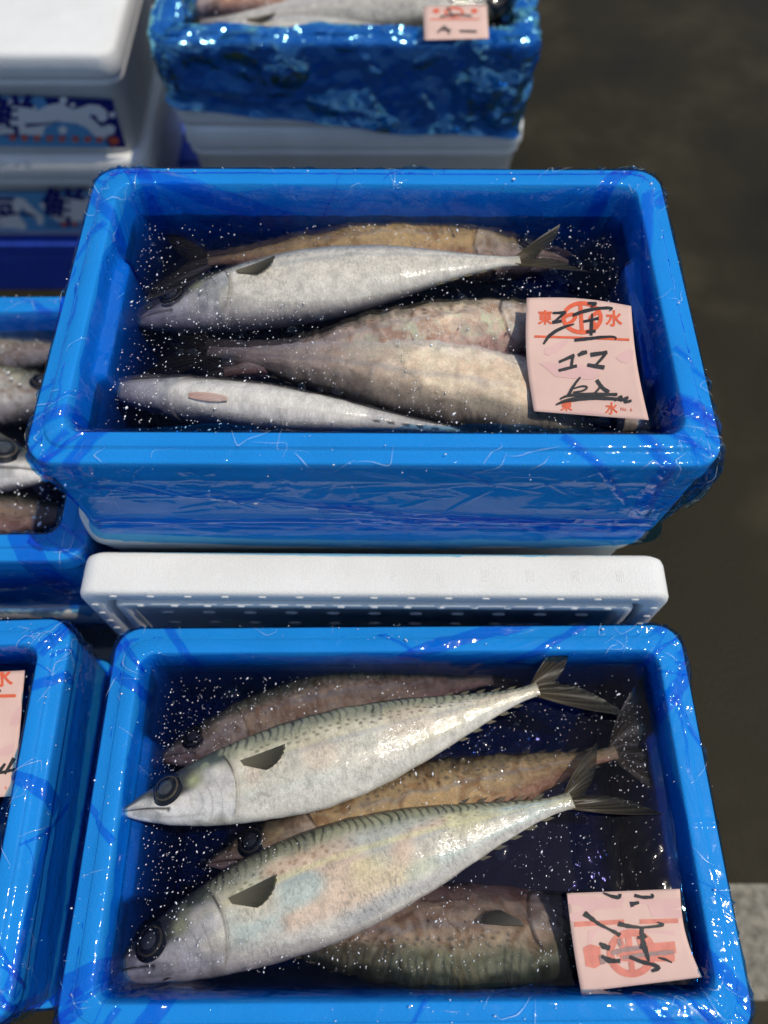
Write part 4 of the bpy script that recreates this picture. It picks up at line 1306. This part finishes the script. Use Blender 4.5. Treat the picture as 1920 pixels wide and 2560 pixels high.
def mat_chip():
    m, N, L = new_mat('clear_ice')
    tr = node(N, 'ShaderNodeBsdfTransparent', inp={'Color': (.93, .95, .96, 1)})
    gl = node(N, 'ShaderNodeBsdfGlossy', inp={'Roughness': 0.06})
    lw = node(N, 'ShaderNodeLayerWeight', inp={'Blend': 0.5})
    pw = node(N, 'ShaderNodeMath', operation='POWER'); pw.inputs[1].default_value = 4.0
    L.new(lw.outputs['Facing'], pw.inputs[0])
    mu = node(N, 'ShaderNodeMath', operation='MULTIPLY_ADD'); mu.inputs[1].default_value = 0.5; mu.inputs[2].default_value = 0.04
    L.new(pw.outputs[0], mu.inputs[0])
    mx = node(N, 'ShaderNodeMixShader')
    L.new(mu.outputs[0], mx.inputs[0]); L.new(tr.outputs[0], mx.inputs[1]); L.new(gl.outputs[0], mx.inputs[2])
    out(N, L, mx.outputs[0])
    return m
CHIP = mat_chip()

def dome_parts(r0, h, seed, r):
    nu, nv = 14, 5
    V = []
    for j in range(nv):
        a = (j / nv) * math.pi / 2
        for i in range(nu):
            t = 2 * math.pi * i / nu
            k = r0 * math.cos(a) * (1 + .22 * math.sin(2 * t + seed) + .12 * math.sin(3 * t + 2 * seed))
            V.append((k * math.cos(t), k * math.sin(t), h * math.sin(a)))
    V.append((0, 0, h))
    F = [(j * nu + i, j * nu + (i + 1) % nu, (j + 1) * nu + (i + 1) % nu, (j + 1) * nu + i) for j in range(nv - 1) for i in range(nu)]
    F += [((nv - 1) * nu + i, (nv - 1) * nu + (i + 1) % nu, nv * nu) for i in range(nu)]
    return np.array(V), F

def ice_chips(root, zw, zrim, seed, label, count):
    r = np.random.default_rng(seed)
    V, F, b = [], [], 0
    for k in range(count):
        r0 = .0022 * r.lognormal(.2, .55)
        p, f = dome_parts(r0, r0 * r.uniform(.25, .6), r.uniform(0, 6), r)
        p = p + [r.uniform(-1, 1) * (HX - .06), r.uniform(-1, 1) * (HY - .06), zw - zrim + BH + .0002]
        V.append(p); F += [tuple(i + b for i in t) for t in f]; b += len(p)
    o = mesh_obj('ice_chips', np.vstack(V), F, CHIP)
    o.location = root.location; o.rotation_euler = (0, 0, root.rotation_euler[2])
    tag(o, label, 'ice', kind='stuff')

def glint_dots(root, fl, seed, label, count):  # opaque white dots put on the rim film as painted sparkles
    r = np.random.default_rng(seed)
    S = r.uniform(0, fl.PER, count * 4); T = fl.tl + np.where(r.random(count * 4) < .8, r.uniform(-.008, .05, count * 4), r.uniform(-.09, .09, count * 4))
    d = fbm(S * 26, T * 40, 0, seed, 3)
    kp = r.uniform(-.4, 1.0, len(S)) < d
    S, T = S[kp][:count], T[kp][:count]
    P = fl.at(S, T, np.full(len(S), .0012))
    base = np.array([(1, 0, 0), (-1, 0, 0), (0, 1, 0), (0, -1, 0), (0, 0, 1), (0, 0, -1)], float)
    fb = np.array([(0, 2, 4), (2, 1, 4), (1, 3, 4), (3, 0, 4), (2, 0, 5), (1, 2, 5), (3, 1, 5), (0, 3, 5)])
    V, F = [], []
    for k, p in enumerate(P):
        sz = .00042 * r.lognormal(-.1, .5)
        V.append(base * [sz * r.uniform(.8, 2.0), sz * r.uniform(.8, 1.6), sz] + p); F.append(fb + 6 * k)
    o = mesh_obj('rim_glint_dots', np.vstack(V), np.vstack(F), GLINT)
    o.location = (root.location[0], root.location[1], root.location[2] + BH); o.rotation_euler = (0, 0, root.rotation_euler[2])
    tag(o, label, 'water drops', kind='stuff')
ice_chips(b1, W1, Z1, 301, 'clear ice chips and bubbles floating in the nearest box', 80)
ice_chips(b2, W2, Z2, 303, 'clear ice chips and bubbles floating in the middle box', 110)
ice_chips(b3, W3, Z3, 305, 'clear ice chips and bubbles floating in the left box', 60)
glint_dots(b1, f1, 401, 'fine white dots painted as glints on the rim film of the nearest box', 150)
glint_dots(b2, f2, 403, 'fine white dots painted as glints on the rim film of the middle box', 170)
glint_dots(b3, f3, 405, 'fine white dots painted as glints on the rim film of the left box', 200)
glint_dots(b4, f4, 407, 'fine white dots painted as glints on the rim film of the lower left box', 260)

# ------------------------------------------------------------------ pink paper tags
class Tag:
    def __init__(s, corners, zfun, label, zoom, nu=26, nv=32, edge=None):
        """corners TL TR BR BL in photo pixels; zfun(u,v) height; zoom (x0,y0,scale) of traced coordinates"""
        s.c = np.array(corners, float); s.z = zfun; s.zoom = zoom; s.edge = edge
        p0 = s.pt(.5, .5)
        s.root = empty('price_tag', tuple(p0))
        tag(s.root, label, 'tag', 'pink paper tags')
        U, V = np.meshgrid(np.linspace(0, 1, nu), np.linspace(0, 1, nv), indexing='ij')
        P = np.array([[s.pt(u, v) for v in np.linspace(0, 1, nv)] for u in np.linspace(0, 1, nu)])
        n, m = nu, nv
        th = .0003
        top = P.reshape(-1, 3) - p0; bot = top - [0, 0, th]
        Ft = grid_faces(n, m)
        F = [tuple(f[::-1]) for f in Ft] + [tuple(f + n * m) for f in Ft]
        rim = [i * m for i in range(n)] + [(n - 1) * m + j for j in range(1, m)] + [i * m + m - 1 for i in range(n - 2, -1, -1)] + [j for j in range(m - 2, 0, -1)]
        k = len(rim)
        F += [(rim[i], rim[(i + 1) % k], n * m + rim[(i + 1) % k], n * m + rim[i]) for i in range(k)]
        mesh_obj('paper', np.vstack([top, bot]), F, PAPER, s.root)
        s.p0 = p0
    def px(s, u, v):
        c = s.c
        p = c[0] * (1 - u) * (1 - v) + c[1] * u * (1 - v) + c[2] * u * v + c[3] * (1 - u) * v
        return p + (s.edge(u, v) if s.edge else 0)
    def pt(s, u, v):
        p = s.px(u, v)
        return on_z(p[0], p[1], s.z(u, v))
    def inv(s, x, y):
        u, v = .5, .5
        for _ in range(8):
            p = s.px(u, v); e = 1e-3
            J = np.array([(s.px(u + e, v) - p) / e, (s.px(u, v + e) - p) / e]).T
            d = np.linalg.solve(J, np.array([x, y]) - p)
            u, v = u + d[0], v + d[1]
        return u, v
    def put(s, VF, mt, name, layer=0):
        V, F = VF
        if len(V) == 0: return
        x0, y0, k = s.zoom
        W = []
        for a, b in np.asarray(V)[:, :2]:
            u, v = s.inv(x0 + a / k, y0 + b / k)
            u, v = min(max(u, .004), .996), min(max(v, .004), .996)
            p = s.pt(u, v); W.append(p + np.array([0, 0, .00025 + .00012 * layer]) - s.p0)
        mesh_obj(name, W, F, mt, s.root, smooth=False)

zt1 = lambda u, v: W2 + .0155 + .004 * math.sin(v * 4.2 + .4) + .004 * u * u - .006 * (1 - u) * v
t1 = Tag([(1317, 745), (1578, 765), (1622, 1050), (1335, 1028)], zt1, 'flat pink paper tag with black brush writing and red circle print in the middle box', (1300, 720, 4.608),
         edge=lambda u, v: np.array([-10 * math.sin(math.pi * v) * (1 - .2 * u), -9 * math.sin(math.pi * u) * (1 - v)]))
def stain(tg, pts, mt=PAPERD, layer=0):
    tg.put(POLY(pts), mt, 'wet_stain', layer)
PAPERS = mat_plain('pink_paper_damp', (.70, .44, .40), 0.7, 0.2, 0.05, 40.0)
stain(t1, [(280, 700), (400, 650), (500, 610), (560, 610), (500, 680), (420, 740), (330, 780), (280, 760)], PAPERS)
stain(t1, [(220, 870), (330, 850), (480, 890), (700, 880), (900, 950), (930, 1010), (820, 1060), (560, 1040), (400, 1020), (330, 950)], PAPERS)
stain(t1, [(1100, 800), (1180, 740), (1260, 705), (1310, 720), (1300, 820), (1230, 870), (1150, 850)], PAPERS)
stain(t1, [(700, 1440), (760, 1420), (900, 1425), (1000, 1450), (860, 1455)], PAPERS)
def print_red(tg, ox=0, oy=0):
    tg.put(ringpoly(715 + ox, 345 + oy, 238, 192, 48), RED, 'printed_emblem', 1)
    tg.put(ribbon([(695, 200), (705, 350), (712, 490)], [46]), RED, 'printed_emblem', 2)
    tg.put(ribbon([(520, 330), (600, 300), (650, 330), (600, 390), (510, 440)], [44]), RED, 'printed_emblem', 2)
    tg.put(ribbon([(900, 280), (830, 320), (800, 360), (870, 430), (910, 450)], [44]), RED, 'printed_emblem', 2)
    tg.put(glyph_at('東', 290, 340, 170, 5), RED, 'printed_character', 1)
    tg.put(glyph_at('水', 1082, 352, 190, 6), RED, 'printed_character', 1)
    tg.put(ribbon([(165, 560), (700, 575), (1258, 598)], [26]), RED, 'printed_rule', 1)
    tg.put(glyph_at('東', 535, 1350, 140, 4), RED, 'printed_character', 1)
    tg.put(glyph_at('水', 1055, 1388, 145, 4), RED, 'printed_character', 1)
    tg.put(glyph_at('No.', 1195, 1396, 58, 0, .9), RED, 'printed_character', 1)
    tg.put(glyph_at('6', 1280, 1402, 58, 0), RED, 'printed_character', 1)
print_red(t1)
INK1 = [([(375, 292), (440, 290), (530, 285)], [24, 34]), ([(520, 285), (470, 330), (390, 395)], [34, 24]), ([(372, 400), (420, 395), (478, 385)], [34]),
        ([(625, 422), (520, 450), (420, 495), (330, 560), (272, 650)], [10, 30, 36, 40, 22]),
        ([(778, 182), (880, 184), (855, 205), (815, 218)], [30, 34, 18]), ([(608, 322), (720, 278), (860, 245), (1000, 234), (1080, 240), (1030, 268)], [34, 36, 34, 30, 28, 10]),
        ([(830, 298), (822, 420), (818, 550)], [20, 40, 34]), ([(725, 392), (800, 378), (905, 352)], [26, 32]), ([(762, 512), (870, 500)], [36]), ([(628, 606), (760, 592), (930, 572), (1070, 565), (1125, 582), (1095, 602)], [38, 36, 34, 30, 26, 12]),
        ([(450, 858), (540, 818), (625, 780)], [30, 38]), ([(612, 780), (600, 850), (592, 905)], [30]), ([(442, 956), (540, 932), (655, 900)], [34, 40]), ([(668, 780), (720, 752), (772, 742)], [36, 52, 40]),
        ([(812, 775), (900, 762), (1005, 745)], [46, 40]), ([(995, 750), (940, 820), (880, 885)], [36, 30]), ([(775, 892), (860, 905), (972, 922)], [40, 44]),
        ([(692, 1035), (640, 1100), (600, 1160), (560, 1240)], [22, 30, 32, 40]), ([(618, 1162), (700, 1135), (770, 1135), (775, 1160), (720, 1190), (610, 1205)], [16, 20, 24, 20, 18]),
        ([(882, 1062), (920, 1120), (960, 1165), (1025, 1205)], [44, 40, 44]), ([(930, 1130), (895, 1180), (850, 1225)], [22, 26]),
        ([(460, 1285), (520, 1250), (620, 1235), (860, 1228), (1120, 1232)], [20, 40, 36, 32]), ([(415, 1350), (500, 1310), (640, 1285), (850, 1270), (1050, 1280), (1180, 1290)], [16, 50, 42, 36, 34]),
        ([(1090, 1300), (1175, 1248), (1150, 1310), (1250, 1260), (1195, 1325), (1282, 1305)], [30])]
for k, (p, wd) in enumerate(INK1): t1.put(ribbon(p, wd, rough=.10, seed=k), INK, 'ink_stroke', 3 + k % 6)

zt2 = lambda u, v: W1 + .006 + .010 * math.sin(min(v, 1) * 2.2 + .45) + .004 * u - .002 * v
t2 = Tag([(1417, 2233), (1700, 2222), (1755, 2443), (1453, 2480)], zt2, 'folded wet pink tag with smeared red print and black strokes in the nearest box', (1400, 2200, 4.366),
         edge=lambda u, v: np.array([-14 * math.sin(math.pi * v) * (.2 + .8 * u), 0.0]))
stain(t2, [(80, 160), (540, 200), (700, 190), (680, 300), (380, 330), (360, 430), (110, 450)], PAPERS)
stain(t2, [(820, 200), (1000, 210), (1330, 200), (1360, 420), (1000, 400), (950, 260), (880, 260)], PAPERS)
stain(t2, [(310, 560), (420, 520), (640, 520), (900, 540), (1250, 560), (1270, 800), (1000, 900), (500, 900), (300, 720)], PAPERS)
RW = REDW
t2.put(ribbon([(155, 485), (420, 470), (700, 455)], [56, 50]), RW, 'washed_rule', 1)
t2.put(ribbon([(870, 455), (1290, 445)], [50]), RW, 'washed_rule', 1)
t2.put(POLY([(250, 740), (330, 700), (440, 730), (450, 920), (380, 965), (280, 940)]), RW, 'washed_character', 1)
t2.put(ringpoly(780, 800, 270, 265, 80), RW, 'washed_emblem', 1)
for a in ([(740, 580), (790, 1000)], [(640, 640), (700, 760)], [(860, 620), (900, 740)], [(620, 800), (1000, 760)]):
    t2.put(ribbon(a, [70, 60]), RW, 'washed_emblem', 2)
t2.put(POLY([(1000, 690), (1250, 670), (1270, 800), (1010, 810)]), RW, 'washed_character', 1)
t2.put(ribbon([(660, 850), (900, 860), (1250, 850)], [70, 60, 80]), RW, 'washed_character', 3)
for k, (p, wd) in enumerate([([(560, 800), (700, 760), (900, 735)], [50]), ([(680, 850), (900, 815), (1240, 785)], [46]), ([(640, 640), (660, 720)], [40]), ([(450, 820), (470, 920)], [50])]):
    t2.put(ribbon(p, wd, rough=.15, seed=k), INKG, 'washed_stroke', 4)
INK2 = [([(262, 362), (330, 410), (420, 480), (500, 520)], [58, 46, 40, 30]), ([(500, 520), (600, 570), (655, 605)], [30, 44]), ([(635, 475), (740, 505), (900, 520), (1060, 505), (1145, 485), (1060, 460)], [56, 46, 26, 26, 40, 14]),
        ([(892, 525), (888, 600), (910, 700), (940, 800), (968, 885)], [36, 44, 50, 50, 24]), ([(845, 628), (900, 630), (935, 600)], [30, 50]), ([(865, 720), (930, 740)], [50]),
        ([(432, 688), (490, 730), (545, 745)], [26, 76, 50]), ([(450, 830), (540, 880), (655, 885)], [36, 66, 50]), ([(755, 838), (880, 890), (1040, 930), (1090, 960), (1000, 995)], [46, 50, 44, 50, 36]),
        ([(1070, 845), (1150, 868), (1218, 900)], [16, 32, 16]), ([(470, 140), (560, 178), (650, 195), (655, 150)], [14, 36, 46, 30]), ([(812, 168), (900, 190), (1020, 188), (1000, 150)], [46, 40, 40, 26]), ([(768, 268), (860, 245)], [60, 30])]
for k, (p, wd) in enumerate(INK2): t2.put(ribbon(p, wd, rough=.2, seed=k + 50), INK, 'ink_stroke', 5 + k % 5)

zt4 = lambda u, v: W4 + .018 + .004 * math.sin(v * 3)
t4 = Tag([(-225, 1690), (62, 1676), (36, 1990), (-260, 2010)], zt4, 'pink paper tag cut by the left edge in the lower left box', (0, 1620, 3.25))
t4.put(ribbon([(-800, 410), (130, 388)], [26]), RED, 'printed_rule', 1)
t4.put(glyph_at('水', 20, 235, 170, 5), RED, 'printed_character', 1)
t4.put(glyph_at('6', 48, 1135, 40, 0), RED, 'printed_character', 1)
stain(t4, [(85, 560), (150, 480), (195, 450), (195, 600), (130, 640), (80, 620)], PAPERS)
stain(t4, [(40, 800), (120, 770), (110, 840), (50, 880), (-80, 860)], PAPERS)
t4.put(ribbon([(-60, 1020), (20, 1012), (130, 985)], [24]), INK, 'ink_stroke', 3)
t4.put(ribbon([(118, 895), (80, 960), (40, 1025)], [34, 20]), INK, 'ink_stroke', 4)
t4.put(ribbon([(45, 940), (0, 1000)], [20, 30]), INK, 'ink_stroke', 5)
t4.put(ribbon([(-40, 370), (10, 345)], [20]), INK, 'ink_stroke', 6)

zt5 = lambda u, v: W5 + .040 + .020 * v
t5 = Tag([(1058, 15), (1217, 12), (1222, 96), (1061, 100)], zt5, 'small blurred pink tag in the far shiny blue box', (380, 0, 1.626), 12, 12)
t5.put(ringpoly(1228, 50, 40, 22, 10), RED, 'printed_emblem', 1)
for a in (1155, 1310): t5.put(disc(a, 45, 14, 10), RED, 'printed_character', 1)
t5.put(ribbon([(1130, 80), (1330, 78)], [5]), RED, 'printed_rule', 1)
for k, (p, wd) in enumerate([([(1170, 70), (1230, 60), (1300, 66)], [7]), ([(1200, 30), (1225, 72)], [7]), ([(1160, 135), (1190, 105), (1210, 140)], [6]), ([(1250, 128), (1320, 130)], [7]), ([(1175, 122), (1215, 124)], [6])]):
    t5.put(ribbon(p, wd), INK, 'ink_stroke', 3 + k)
